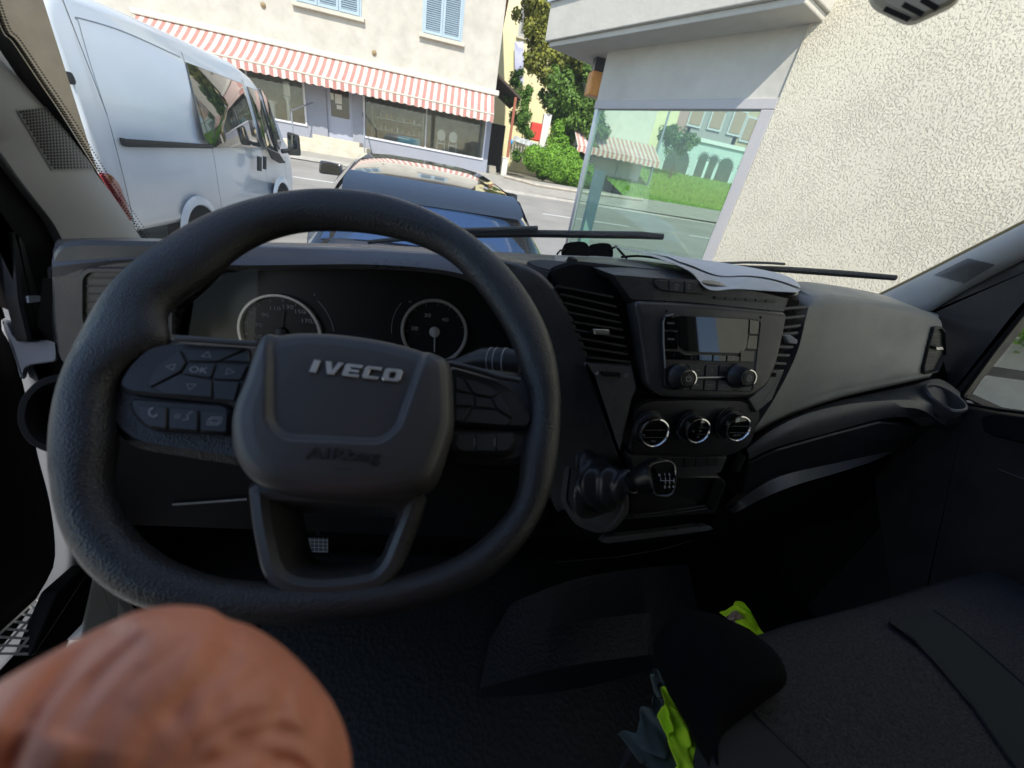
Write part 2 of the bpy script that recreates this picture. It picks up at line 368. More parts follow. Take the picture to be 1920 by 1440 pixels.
# upper windows with shutters and sills
def shutter_window(parent, x0, x1, z0, z1, y, leaves=2, m=M_shut):
    f = MB(); f.bb(x0 - .06, x1 + .06, y - .03, y + .02, z0 - .05, z1); f = f.build('window', m, parent, smooth=0)
    wq = (x1 - x0) / leaves
    for i in range(leaves):
        a, c = x0 + i * wq + .015, x0 + (i + 1) * wq - .015; b = MB()
        b.bb(a, a + .07, y - .075, y - .035, z0, z1); b.bb(c - .07, c, y - .075, y - .035, z0, z1); b.bb(a + .07, c - .07, y - .073, y - .035, z0, z0 + .09); b.bb(a + .07, c - .07, y - .073, y - .035, z1 - .09, z1)
        z = z0 + .12
        while z < z1 - .1: b.box(((a + c) / 2, y - .055, z), (c - a - .14, .05, .012), Matrix.Rotation(R(35), 3, 'X')); z += .062
        b.build('shutter', m, f, smooth=0)
    MB().bb(x0 - .15, x1 + .17, y - .16, y - .002, z0 - .16, z0 - .04).build('sill', M_sill, f, smooth=0, bevel=.01)
shutter_window(house, -1.62, -.20, 3.95, 5.9, HY)
shutter_window(house, -6.15, -3.95, 3.95, 5.9, HY, 3)
shutter_window(house, -11.2, -9.3, 3.95, 5.9, HY, 2)
b = MB()
for x, z in ((-4.0, 2.98),): b.lathe(Fr((x + .55, HY, z), (0, -1, 0)), 0, 0, [(.09, 0), (.08, .05), (.03, .09)], 12)
b.build('wall_boss', mat('rusty boss', (.30, .22, .12), .8), house); b = MB(); b.lathe(Fr((-7.3, HY, 3.6), (0, -1, 0)), 0, 0, [(.09, 0), (.08, .05), (.03, .09)], 12)
b.build('wall_boss', mat('rusty boss', (.30, .22, .12), .8), house)
# awning (things: cassette+canopy+valance)
aw = empty('awning', (-4, 19.5, 2.4), 'long red and white striped awning above the shop windows', 'awning')
def stripe_mat(name, c1, c2, per, axis=0):
    m = mat(name, c1, .85); N = m.node_tree.nodes; L = m.node_tree.links; p = N['Principled BSDF']
    tc = N.new('ShaderNodeTexCoord'); sp = N.new('ShaderNodeSeparateXYZ'); L.new(tc.outputs['Object'], sp.inputs[0])
    a = N.new('ShaderNodeMath'); a.operation = 'MULTIPLY'; a.inputs[1].default_value = 1 / per; L.new(sp.outputs[axis], a.inputs[0])
    f = N.new('ShaderNodeMath'); f.operation = 'FRACT'; L.new(a.outputs[0], f.inputs[0])
    g = N.new('ShaderNodeMath'); g.operation = 'GREATER_THAN'; g.inputs[1].default_value = .5; L.new(f.outputs[0], g.inputs[0])
    nz = N.new('ShaderNodeTexNoise'); nz.inputs['Scale'].default_value = 3; L.new(tc.outputs['Object'], nz.inputs['Vector'])
    mx = N.new('ShaderNodeMix'); mx.data_type = 'RGBA'; mx.inputs[6].default_value = (*c1, 1); mx.inputs[7].default_value = (*c2, 1); L.new(g.outputs[0], mx.inputs[0])
    hs = N.new('ShaderNodeHueSaturation'); mr = N.new('ShaderNodeMapRange'); mr.inputs[3].default_value = .8; mr.inputs[4].default_value = 1.15; L.new(nz.outputs[0], mr.inputs[0]); L.new(mr.outputs[0], hs.inputs['Value'])
    L.new(mx.outputs[2], hs.inputs['Color']); L.new(hs.outputs[0], p.inputs['Base Color']); p.inputs['Subsurface Weight'].default_value = 0; return m
M_str = stripe_mat('awning stripes', (.66, .61, .54), (.46, .22, .19), .27)
AX0, AX1, AY1 = -11.5, 1.36, 18.75
AZT, AZB = 2.50, 1.72
nx = 120; rows = []
for j in range(7):
    t = j / 6; rows.append([V((AX0 + (AX1 - AX0) * i / nx, HY - .12 + (AY1 - HY + .12) * t, AZT + (AZB - AZT) * t - .05 * math.sin(math.pi * t) + .008 * math.sin(i * .9))) for i in range(nx + 1)])
MB().loft(rows, thick=(0, 0, -.006)).build('canopy', M_str, aw)
rows = []
for j in range(4):
    rows.append([V((AX0 + (AX1 - AX0) * i / (nx * 4), AY1 - .01 + .02 * math.sin(i * .21) * j / 3, AZB - (.27 + .04 * abs(math.sin(math.pi * (AX0 + (AX1 - AX0) * i / (nx * 4)) / .30)) - .03) * j / 3 + .0)) for i in range(nx * 4 + 1)])
MB().loft(rows, thick=(0, .006, 0)).build('valance', M_str, aw)
MB().tube([(AX0, AY1, AZB + .01), (AX1, AY1, AZB + .01)], .03).build('front_bar', M_sill, aw)
MB().bb(AX0 - .1, AX1 + .18, HY - .24, HY - .003, AZT - .02, AZT + .16).build('cassette', mat('awning cassette', (.60, .58, .52), .7, var=.08), aw, smooth=0, bevel=.03)
for x in (AX0 + 1, -5, 0): MB().tube([(x, HY - .05, 1.62), (x + .5, 19.2, 1.66), (x, AY1 + .03, 1.7)], .025).build('arm', M_steel, aw)
# goods in the shop windows
M_gw = mat('white painted metal', (.7, .7, .68), .5)
def garden_chair(x, y, z, i):
    r = empty('garden_chair', (x, y, z), ['white round back garden chair in the shop window, left of the pair', 'white round back garden chair in the shop window, right of the pair'][i], 'chair', 'garden chairs in the shop window')
    fr = Fr((x, y, z + .74), (0, -1, 0), (1, 0, 0)); MB().lathe(fr, 0, 0, [(.17, -.02), (.19, 0), (.17, .02)], 20, sq=1.15).build('backrest', M_gw, r)
    MB().lathe(Fr((x, y - .18, z + .42), (0, 0, 1), (1, 0, 0)), 0, 0, [(.2, -.02), (.2, .02)], 20).build('seat', M_gw, r)
    for dx, dy in ((-.15, 0), (.15, 0), (-.15, -.34), (.15, -.34)): MB().tube([(x + dx * 1.25, y + dy, z), (x + dx, y + dy, z + .42 + (.22 if dy == 0 else 0))], .018, 6).build('leg', M_gw, r)
garden_chair(-.72, 20.75, .0, 0); garden_chair(-.2, 20.7, .0, 1)
shl = tag(MB().bb(-3.7, -1.5, 20.7, 21.1, .50, .53).bb(-3.7, -1.5, 20.7, 21.1, .92, .95).bb(-3.7, -3.66, 20.7, 21.1, 0, 1.3).bb(-1.54, -1.5, 20.7, 21.1, 0, 1.3).build('display_shelf', mat('glass shelf', (.35, .38, .36), .3), smooth=0), 'pale display shelf full of bottles behind the right hand shop window', 'shelf')
cols = [(.6, .58, .5), (.35, .4, .3), (.5, .35, .2), (.7, .7, .66)]
MBt = [mat('bottle %d' % i, c, .3) for i, c in enumerate(cols)]
for lv, z in enumerate((.53, .95)):
    for i in range(9):
        x = -3.6 + i * .24 + random.uniform(-.03, .03); hh = random.uniform(.14, .24); rr = random.uniform(.03, .05)
        o = MB().lathe(Fr((x, 20.85, z), (0, 0, 1), (1, 0, 0)), 0, 0, [(rr, 0), (rr, hh * .6), (rr * .35, hh * .8), (rr * .35, hh)], 10).build('bottle', random.choice(MBt))
        tag(o, 'small bottle on the %s shelf of the shop window, %s' % (('lower', 'upper')[lv], ('leftmost', 'second from the left', 'third from the left', 'fourth from the left', 'in the middle', 'fourth from the right', 'third from the right', 'second from the right', 'rightmost')[i]), 'bottle', ['bottles on the lower shop shelf', 'bottles on the upper shop shelf'][lv])
tag(ext_poly(MB(), [V((-2.55, 20.5, .05)), V((-1.6, 20.5, .05)), V((-1.6, 20.5, .42)), V((-2.55, 20.5, .42))], (0, .1, 0)).build('display_board', mat('turquoise board', (.16, .42, .50), .6), smooth=0), 'turquoise board low in the right hand shop window', 'board')
def plinth(x, y, h, s, lab):
    fr = Fr((x, y, .0), (0, 0, 1), (1, 0, 0)); o = MB().lathe(fr, 0, 0, [(.17 * s, 0), (.17 * s, .06), (.1 * s, .12), (.08 * s, h - .15), (.12 * s, h - .06), (.17 * s, h - .04), (.17 * s, h)], 16).build('pedestal', M_gw); tag(o, lab, 'pedestal', 'pedestals in the left shop window')
plinth(-8.3, 20.7, 1.2, 1, 'tall white pedestal in the left shop window, nearest the van'); plinth(-7.6, 20.65, .75, 1.1, 'short wide white pedestal in the middle of the left shop window'); plinth(-7.0, 20.7, 1.0, 1, 'white pedestal in the left shop window, nearest the door')
lan = MB(); lan.bb(-7.1, -6.85, 20.58, 20.62, 1.02, 1.5)
tag(lan.build('lantern', M_gw, smooth=0), 'white lattice lantern frame on the pedestal nearest the shop door', 'lantern')

# ---- yellow house behind, shed roof, railing, tree, hedge
yh = empty('yellow_house', (4, 33, -.3), 'pale yellow house with grey louvred shutter seen behind the tree', 'house')
yl = MB(); yl.bb(1.9, 16, 33, 43, -1, 16); yl.build('wall', mat('yellow render', (.80, .74, .46), .95, var=.05), yh, smooth=0)
q0 = PY(970, 62, 33); q1 = PY(997, 28, 33)
shutter_window(yh, q0.x + .1, q1.x + .35, q0.z - .1, q1.z + .7, 33, 2, mat('grey shutter', (.45, .46, .44), .7))
b = MB(); q = PY(965, 90, 32.6); b.loft([[PY(965 + dx, 78 + t * 80, 32.6) + V((0, .05 * math.sin(t * 9), 0)) for dx in (0, 8, 17)] for t in [i / 6 for i in range(7)]], thick=(0, .03, 0))
tag(b.build('banner', mat('pale banner cloth', (.5, .52, .72), .8, var=.1)), 'pale lilac cloth hanging on the yellow house wall', 'cloth')
sh = empty('shed', (2.2, 22, -.4), 'dark wooden lean-to with sloping roof beside the cream house', 'shed')
a, c = PY(935, 142, 21), PY(972, 186, 21)
ext_poly(MB(), [V((1.42, 21, a.z)), V((c.x + .1, 21, c.z)), V((c.x + .1, 25, c.z)), V((1.42, 25, a.z))], (0, 0, .1)).build('roof', mat('dark shed roof', (.07, .05, .04), .9), sh, smooth=0)
M_sw = mat('dark timber', (.045, .035, .03), .9, var=.3, vscale=5)
MB().bb(1.45, 2.5, 24.8, 24.9, -.6, 1.9).build('wall', M_sw, sh, smooth=0)
p = PY(956, 262, 21); MB().bb(p.x - .05, p.x + .06, 21, 21.1, -.6, c.z + .05).build('post', mat('red brown post', (.30, .10, .06), .8), sh, smooth=0)
p = PY(949, 290, 20.4)
tag(MB().bb(p.x - .13, p.x + .12, 20.3, 20.6, -.6, .33).bb(p.x - .16, p.x + .15, 20.27, 20.63, .33, .38).build('gate_pier', mat('white pier', (.62, .60, .54), .9, var=.08), smooth=0), 'white masonry gate pier beside the passage next to the cream house', 'pier')
for k in range(3):
    pass
stp = MB(); 
for k in range(4): stp.bb(1.42, 1.95, 20.6 + k * .3, 22, -.7, -.42 + k * .12)
tag(stp.build('passage_steps', M_pave, smooth=0), 'narrow grey steps rising in the passage beside the cream house', 'steps')
fn = empty('railing', (3, 22, -.3), 'thin pale metal railing beside the hedge behind the pier', 'railing')
rl0, rl1 = PY(958, 262, 22), PY(1015, 280, 22)
MB().tube([rl0, rl1], .03).build('top_rail', M_gw, fn)
for i in range(12):
    t = i / 11; q = rl0.lerp(rl1, t); MB().tube([q, V((q.x, q.y, q.z - .75))], .014, 6).build('bar', M_gw, fn)
p = PY(957, 266, 21.7); o = MB().lathe(Fr(p, (0, -1, 0)), 0, 0, [(.02, -.06), (.11, -.03), (.12, 0), (.06, .05)], 10).build('balloon', mat('bright blue plastic', (.02, .35, .75), .4)); tag(o, 'small bright blue object tied to the railing end', 'ornament')
p = PY(985, 266, 21.9); o = MB().box(p, (1.2, .03, .22), Matrix.Rotation(R(6), 3, 'Y')).build('sign_board', mat('grey sign board', (.5, .52, .52), .6, var=.4, vscale=6), smooth=0); tag(o, 'grey and white board hanging along the railing', 'sign')
a, c = PY(998, 228, 24.5), PY(1018, 262, 24.5)
tag(MB().bb(a.x, c.x, 24.5, 25.0, c.z - .1, a.z).build('cabinet', mat('red paint', (.62, .05, .03), .5), smooth=0, bevel=.03), 'red cabinet half hidden behind the tree leaves', 'cabinet')
a, c = PY(1019, 225, 24.4), PY(1026, 266, 24.4)
tag(MB().bb(a.x, c.x, 24.4, 24.7, c.z - .4, a.z + .3).build('white_post', M_gw, smooth=0), 'white post next to the red cabinet', 'post')
def leafcloud(blobs, n, size, seed, squash=1.0, hollow=.55, rag=True):
    rs = random.Random(seed); b = MB(); tot = sum(bl[3] ** 2 for bl in blobs)
    if rag:
        nb = []
        for c0, c1, c2, rr in blobs:
            for _ in range(20):
                d = V((rs.gauss(0, 1), rs.gauss(0, 1), rs.gauss(0, 1))).normalized() * rr * rs.uniform(.35, 1.0); nb.append((c0 + d.x, c1 + d.y, c2 + d.z, rr * rs.uniform(.3, .52)))
        blobs = nb; tot = sum(bl[3] ** 2 for bl in blobs); hollow = .35
    for c0, c1, c2, rr in blobs:
        k = int(n * rr * rr / tot)
        for _ in range(k):
            d = V((rs.gauss(0, 1), rs.gauss(0, 1), rs.gauss(0, 1))).normalized()
            rad = rr * (hollow + (1 - hollow) * rs.random() ** .6) * (1 + .28 * noise.noise(d * 2.1 + V((c0, c1, c2))))
            p = V((c0, c1, c2)) + V((d.x * rad, d.y * rad, d.z * rad * squash))
            nn = (d + V((rs.gauss(0, .5), rs.gauss(0, .5), rs.gauss(0, .5)))).normalized(); a = nn.orthogonal().normalized(); bq = nn.cross(a)
            th = rs.random() * 6.28; a, bq = a * math.cos(th) + bq * math.sin(th), bq * math.cos(th) - a * math.sin(th)
            sz = size * rs.uniform(.6, 1.3)
            b.add([p - a * sz, p - bq * sz * .5 + nn * sz * .1, p + a * sz, p + bq * sz * .5 + nn * sz * .1], [(0, 1, 2, 3)])
    return b
def leafmat(name, c, isl=.45):
    m = mat(name, c, .65, island=isl, spec=.3); p = m.node_tree.nodes['Principled BSDF']; p.inputs['Transmission Weight'].default_value = 0; return m
M_l1 = leafmat('autumn leaves', (.20, .235, .06)); M_l2 = leafmat('green leaves', (.075, .17, .03)); M_l3 = leafmat('hedge leaves', (.13, .30, .035)); M_l4 = leafmat('dark leaves', (.10, .20, .05))
M_bark = mat('bark', (.10, .07, .05), .95, bump=('n', 20, .8, .03), var=.3)
def blob(px, py, Y, r): p = PY(px, py, Y); return (p.x, p.y, p.z, r)
tr = empty('tree', (4.2, 25, -.3), 'large tree with browning upper leaves beside the cream house', 'tree')
tp = PY(1060, 250, 25)
MB().tube([(tp.x, 25, -.5), (tp.x - .1, 25, 1.2), (tp.x + .1, 25, 3), (tp.x, 25, 6.5)], [.24, .19, .15, .06], 10).tube([(tp.x, 25, 1.5), (tp.x - .8, 24.7, 3.2)], [.1, .04], 6).tube([(tp.x, 25, 2), (tp.x + .9, 25.2, 4)], [.1, .04], 6).build('trunk', M_bark, tr)
leafcloud([blob(1040, 10, 25, 1.15), blob(1085, 25, 25, 1.1), blob(1010, 70, 24.7, .75), blob(1060, 75, 24.6, .95), blob(1035, -45, 25, 1.2), blob(1105, -30, 25, 1.3), blob(995, 112, 24.7, .5), blob(1080, 95, 24.9, 1.0), blob(1030, 115, 24.5, .8), blob(1000, 20, 25, .8), blob(1020, 45, 25, .8)], 36000, .10, 3).build('upper_crown', M_l1, tr)
leafcloud([blob(1070, 130, 25, 1.15), blob(1105, 170, 25, 1.1), blob(1050, 185, 24.8, 1.0), blob(1085, 215, 24.6, 1.15), blob(1110, 250, 25, .9), blob(1035, 150, 24.4, .7), blob(1060, 240, 25, .9), blob(1118, 140, 23.5, .7), blob(1116, 195, 23.4, .7), blob(1112, 240, 23.4, .7), blob(1100, 275, 23.4, .6)], 36000, .10, 4).build('lower_crown', M_l4, tr)
iv = leafcloud([blob(965, 185, 22.4, .42), blob(975, 215, 22.3, .5), blob(985, 245, 22.5, .45), blob(970, 150, 23, .4), blob(968, 290, 21.3, .30), blob(985, 180, 22.7, .4)], 7000, .06, 5).build('climbing_plant', M_l2); tag(iv, 'green climbing plant growing up beside the lean-to', 'plant')
iv2 = leafcloud([blob(1045, 262, 24, .6), blob(1050, 235, 24.2, .4)], 3500, .06, 15).build('shrub', M_l3); tag(iv2, 'bright green shrub behind the hedge, next to the white post', 'shrub')
hb = [blob(x, y, 20.6 + i * .15, r) for i, (x, y, r) in enumerate([(1003, 295, .55), (1025, 305, .6), (1050, 315, .72), (1078, 325, .72), (1040, 290, .5), (1095, 330, .6), (1065, 300, .6), (1020, 320, .42), (1090, 350, .5), (1062, 338, .5)])]
hb.append((6.2, 21.8, -.1, .6))
hedge = leafcloud(hb, 34000, .055, 6, hollow=.7, rag=False).build('hedge', M_l3); tag(hedge, 'bright green leafy hedge along the pavement corner', 'hedge')
core = MB()
ks = MB(); kp = [PY(x, y, Y) for x, y, Y in ((945, 330, 19.6), (985, 330, 19.2), (1005, 345, 18.9), (1040, 357, 18.9), (1100, 368, 19), (1200, 390, 19.4))]
ks.tube([V((p.x, p.y, gz(p.x, p.y) + .16)) for p in spl(kp, 6, False)], .09, 8, flat=.8)
tag(ks.build('planting_kerb', mat('kerb stone b', (.42, .38, .32), .9, var=.2, vscale=4)), 'curved stone kerb in front of the hedge', 'kerb')
rs_ = random.Random(5); lr_ = [[V((x, y, -.80 + (y - 17.9) * .212 + .06 * noise.noise(V((x, y, 0))))) for x in [8.3 + i * .6 for i in range(40)]] for y in [17.9 + j * .6 for j in range(20)]]
gm = MB(); gm.loft(lr_)
for _ in range(16000):
    x, y = rs_.uniform(8.3, 26), 17.9 + 11.4 * rs_.random() ** 1.2; z = -.80 + (y - 17.9) * .212; d_ = V((rs_.uniform(-.06, .06), rs_.uniform(-.06, .06), rs_.uniform(.06, .14))); q_ = V((.03, 0, 0)); p_ = V((x, y, z))
    gm.add([p_ - q_, p_ + q_, p_ + d_], [(0, 1, 2)])
tag(gm.build('lawn', leafmat('lawn grass', (.13, .27, .04), .3), smooth=0), None, None, kind='stuff')

# ---- buildings and tree added behind the glazed corner in place of its reflections
h3 = empty('corner_house', (8, 26, -.3), 'white shop building with faded striped awning added behind the glass corner in place of its reflection', 'house')
g0, g1 = PY(1112, 205, 24), PY(1262, 225, 24)
cw = MB(); cw.bb(g0.x - .6, PY(1215, 250, 24).x + .2, 24, 30, -1.5, 6.5); cw.build('wall', mat('old render', (.66, .63, .55), .95, var=.08), h3, smooth=0)
xa, xb = g0.x - .8, PY(1213, 250, 24).x - .1
win_frame(h3, xa + .3, xb - 1.0, -.2, 1.35, 23.96, 'shop_window', gl=mat('dim window', (.07, .08, .07), .15))
aw2 = empty('awning', (xb, 23.5, 2), 'faded striped awning of the white shop added behind the glass corner in place of its reflection', 'awning')
rows = [[V((xa + (xb + .7 - xa) * i / 40, 23.95 - 1.4 * t, 2.35 - .8 * t)) for i in range(41)] for t in (0, .5, 1)]
MB().loft(rows, thick=(0, 0, -.01)).build('canopy', stripe_mat('faded stripes', (.62, .55, .50), (.50, .26, .22), .26), aw2)
MB().loft([[V((xa + (xb + .7 - xa) * i / 80, 22.55, 1.55 - (z * (.26 + .03 * math.sin(i)))))for i in range(81)] for z in (0, 1)], thick=(0, .01, 0)).build('valance', stripe_mat('faded stripes b', (.66, .58, .52), (.52, .24, .20), .26), aw2)
dp = MB().tube([(PY(1243, 250, 23.5).x, 23.5, -1), (PY(1243, 250, 23.5).x, 23.5, 5)], .06).build('street_pole', M_steel); tag(dp, 'thin grey pole beside the white shop corner behind glass', 'pole')
ar = empty('arcade_building', (11, 30, -.3), 'pale turquoise wall with arched openings above the lawn', 'building')
M_turq = mat('turquoise render', (.50, .62, .60), .9, var=.08)
A0, A1 = PY(1238, 300, 30), PY(1440, 300, 30)
fra = Fr((A0.x, 30, 0), (0, -1, 0), (1, 0, 0))
def arch(cxm, w_, z0, z1): 
    pts = [(cxm + w_ / 2, z0)] + [(cxm + w_ / 2 * math.cos(t * math.pi / 12), z1 - w_ / 2 + w_ / 2 * math.sin(t * math.pi / 12)) for t in range(13)] + [(cxm - w_ / 2, z0)]
    return pts
MB().fbox(fra, -.4, 14, -1.5, 3.75, -.4, 0).build('wall', M_turq, ar, smooth=0)
MB().fbox(fra, -.5, 14.1, 3.75, 3.98, -.5, .15).build('cornice', mat('cornice white', (.7, .74, .72), .8), ar, smooth=0)
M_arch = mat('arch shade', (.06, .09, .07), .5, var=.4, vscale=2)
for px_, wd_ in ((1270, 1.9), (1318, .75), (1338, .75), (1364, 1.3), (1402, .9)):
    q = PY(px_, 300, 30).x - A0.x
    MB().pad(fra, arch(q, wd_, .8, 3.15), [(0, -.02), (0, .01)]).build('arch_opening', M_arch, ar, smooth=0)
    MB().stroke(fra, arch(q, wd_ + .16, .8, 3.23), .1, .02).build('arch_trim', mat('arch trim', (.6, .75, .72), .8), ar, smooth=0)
gh = empty('terraced_house', (18, 40, 0), 'grey and pink terrace of houses with orange blinds, above the arcade', 'house')
for xa_, xb_, col_ in ((1262, 1292, (.50, .32, .30)), (1292, 1385, (.38, .37, .37)), (1385, 1500, (.52, .44, .30))):
    l, r_ = PY(xa_, 230, 42).x, PY(xb_, 250, 42).x
    MB().bb(l, r_, 42, 50, -1, 14).build('wall', mat('terrace %d' % xa_, col_, .9, var=.05), gh, smooth=0)
for px_, py_ in ((1307, 215), (1345, 222), (1382, 232), (1318, 180), (1360, 185), (1405, 245)):
    q = PY(px_, py_, 41.9); f = MB().bb(q.x - .75, q.x + .75, 41.85, 41.98, q.z - 1.0, q.z + 1.1).build('window', M_trim, gh, smooth=0)
    MB().bb(q.x - .6, q.x + .6, 41.8, 41.84, q.z - .8, q.z + .95).build('blind', mat('orange blind', (.42, .30, .22), .8), f, smooth=0)
t2 = empty('small_tree', (PY(1290, 290, 27).x, 27, -.3), 'small leafy tree in front of the turquoise arcade', 'tree'); x_ = PY(1270, 290, 27).x
MB().tube([(x_, 27, -.6), (x_, 27, 2)], [.1, .05]).build('trunk', M_bark, t2)
leafcloud([blob(1262, 262, 27, .7), blob(1285, 270, 27, .6), blob(1250, 250, 27, .5), blob(1300, 262, 27, .4)], 5000, .07, 12).build('crown', M_l4, t2)
# ---- stucco building on the right with glazed corner and concrete canopy
WN = V((-.891, -.454, 0)).normalized(); WD = V((-.454, .891, 0)).normalized(); WO = WN * -2.6
FW = Fr(WO, WN, -WD)    # a = towards the camera side (right), b = up, h = out of the wall
assert abs(FW.U.z - 1) < .01
def wpx(px, py, h=0): return FW.px(px, py, h)
M_st = mat('rough stucco', (.76, .705, .565), .95, var=.05, vscale=3)
_N = M_st.node_tree.nodes; _L = M_st.node_tree.links; _p = _N['Principled BSDF']; _tc = _N.new('ShaderNodeTexCoord')
_mp = _N.new('ShaderNodeMapping'); _mp.inputs['Scale'].default_value = (1, 1, .8); _L.new(_tc.outputs['Object'], _mp.inputs[0])
_n1 = _N.new('ShaderNodeTexNoise'); _n1.inputs['Scale'].default_value = 135; _n1.inputs['Detail'].default_value = 5; _n1.inputs['Roughness'].default_value = .55; _n1.inputs['Distortion'].default_value = .25; _L.new(_mp.outputs[0], _n1.inputs[0])
_n2 = _N.new('ShaderNodeTexNoise'); _n2.inputs['Scale'].default_value = 3.5; _L.new(_mp.outputs[0], _n2.inputs[0])
_cr = _N.new('ShaderNodeMapRange'); _cr.inputs[1].default_value = .355; _cr.inputs[2].default_value = .475
_ad = _N.new('ShaderNodeMath'); _ad.operation = 'MULTIPLY_ADD'; _ad.inputs[1].default_value = .22; _L.new(_n2.outputs[0], _ad.inputs[0]); _sb = _N.new('ShaderNodeMath'); _sb.operation = 'SUBTRACT'; _sb.inputs[1].default_value = .12; _L.new(_n1.outputs[0], _sb.inputs[0]); _L.new(_sb.outputs[0], _ad.inputs[2]); _L.new(_ad.outputs[0], _cr.inputs[0])
_b1 = _N.new('ShaderNodeBump'); _b1.inputs['Distance'].default_value = .0032; _b1.inputs['Strength'].default_value = .7; _L.new(_cr.outputs[0], _b1.inputs['Height'])
_b2 = _N.new('ShaderNodeBump'); _b2.inputs['Distance'].default_value = .0040; _b2.inputs['Strength'].default_value = .55; _L.new(_n1.outputs[0], _b2.inputs['Height']); _L.new(_b1.outputs[0], _b2.inputs['Normal'])
_L.new(_b2.outputs[0], _p.inputs['Normal'])
M_conc = mat('pale concrete', (.64, .62, .56), .9, bump=('n', 30, .25, .01), stain=(.52, .50, .45), vscale=2.2)
M_frm = mat('grey window frame', (.52, .50, .50), .5, var=.04)
sb = empty('stucco_building', (2.0, 2.6, -1.6), 'building with rough cream stucco wall, concrete canopy and glazed corner at right', 'building')
aJ, bJ = wpx(1462, 187.5)            # joint stucco / window frame
bTop = .885
# stucco wall: big slab from joint toward the camera and beyond, 6 cm proud
b = MB(); ze = 6.0
b.fbox(FW, aJ + .0, aJ + 9, -2.2, bTop, -.3, .012); b.build('stucco_wall', M_st, sb, smooth=0)
b = MB(); b.fbox(FW, aJ + .0, aJ + 9, bTop, 5, -.3, .010); b.build('upper_wall', M_st, sb, smooth=0)
# concrete lintel
aL, bL = wpx(1138, 112)
aC = wpx(1118, 189)[0]
MB().fbox(FW, aL - .01, aJ - .001, wpx(1118, 189)[1] + .0, bTop, -.3, .0).build('lintel', M_conc, sb, smooth=0)
MB().fbox(FW, aL - .01, aJ - .001, bTop, 1.3, -.3, -.01).build('upper_lintel', M_conc, sb, smooth=0)
# canopy slab
cf = FW.px(1479, 7, 0)
aEnd = wpx(1553, 37)[0]; aFar = aEnd - 1.95
cb = MB(); o0, o1 = .0, .25
zc = bTop
cb.fbox(FW, aFar, aEnd, zc + .02, zc + .25, -.3, .265)
cb.fbox(FW, aFar + .03, aEnd - .015, zc - .012, zc + .02, -.3, .24)
can = cb.build('canopy', M_conc, sb, smooth=0, bevel=.006)
cb = MB(); cb.fbox(FW, aFar - .02, aEnd + .015, zc + .25, zc + .275, -.3, .285); cb.build('canopy_flashing', mat('zinc flashing', (.62, .66, .70), .4, .3), sb, smooth=0)
# window frame + panes
frt = wpx(1118, 189)[1]; frb = -1.7
th = .055
aL2 = wpx(1121, 201)[0]
wf = MB(); wf.fbox(FW, aL2 - .03, aJ - .002, frt - th, frt - .002, -.05, .012); wf.fbox(FW, aJ - .075, aJ - .002, frb, frt - th - .001, -.05, .012)
wf.build('window_frame', M_frm, sb, smooth=0, bevel=.004)
wf = MB(); wf.fbox(FW, aL2 - .02, aL2 + .012, frb, frt - th - .001, -.03, .006); wf.build('corner_mullion', mat('aluminium', (.6, .6, .62), .3, .8), sb, smooth=0)
M_pgl = glass('green shop glass', (.72, .84, .78), 1.5, .9)
MB().fbox(FW, aL2 + .013, aJ - .076, frb, frt - th - .002, -.02, -.012).build('pane', M_pgl, sb, smooth=0)
# return pane round the corner
c0 = FW.pt(aL2, 0, -.03); rd = V((.891, .454, 0))
FC = Fr(c0, -WD * -1, rd)
pass
wf = MB(); q = FW.P(1112, 400, -.45); 
wf.bb(q.x - .06, q.x + .03, q.y, q.y + .1, -1.8, PY(1127, 320, q.y).z)
wf.build('inner_post', mat('pale green inner post', (.66, .74, .70), .6), sb, smooth=0)
sg = empty('hanging_sign', (1.1, 4.2, .7), 'small orange box sign hanging under the concrete canopy', 'sign')
q = FW.P(1117, 160, -.12); MB().box(q, (.13, .13, .16)).build('box', mat('orange plastic', (.75, .33, .08), .5, var=.2, vscale=12), sg, smooth=0, bevel=.01)
q2 = FW.P(1122, 130, -.12); MB().box(q2 + V((0, 0, .02)), (.09, .09, .10)).tube([q2, q2 + V((0, 0, .2))], .012).build('bracket', M_dark, sg, smooth=0)

bs = leafcloud([(3.0, -8.2, .9, 1.1), (1.6, -8.4, .7, .9)], 6000, .06, 22).build('shrub', M_l3); tag(bs, 'leafy green bush reflected in the passenger side mirror', 'shrub')
tag(MB().bb(-1.5, 5, -9.2, -9.0, -2.2, .6).build('garden_wall', M_wall, smooth=0), 'pale rendered wall standing behind the van, beside the bush', 'wall')
# ---- brown concrete pillar behind the left door pillar
pp = MB(); a = PX(60, 60, -1.9); c = PX(172, 315, -1.9)
# vertical faces at x=-1.9.. ; edge line (80,0)->(175,320)
e = [(PY(95, 50, 2.2)), (PY(160, 50, 2.2))]
tag(MB().bb(-2.15, PY(178, 300, 2.6).x, 2.25, 2.60, -1.9, 5).build('concrete_pillar', mat('brown concrete', (.56, .43, .28), .9, var=.18, vscale=4), smooth=0, bevel=.01), 'tall brown concrete pillar standing between the van cab and the white van', 'pillar')

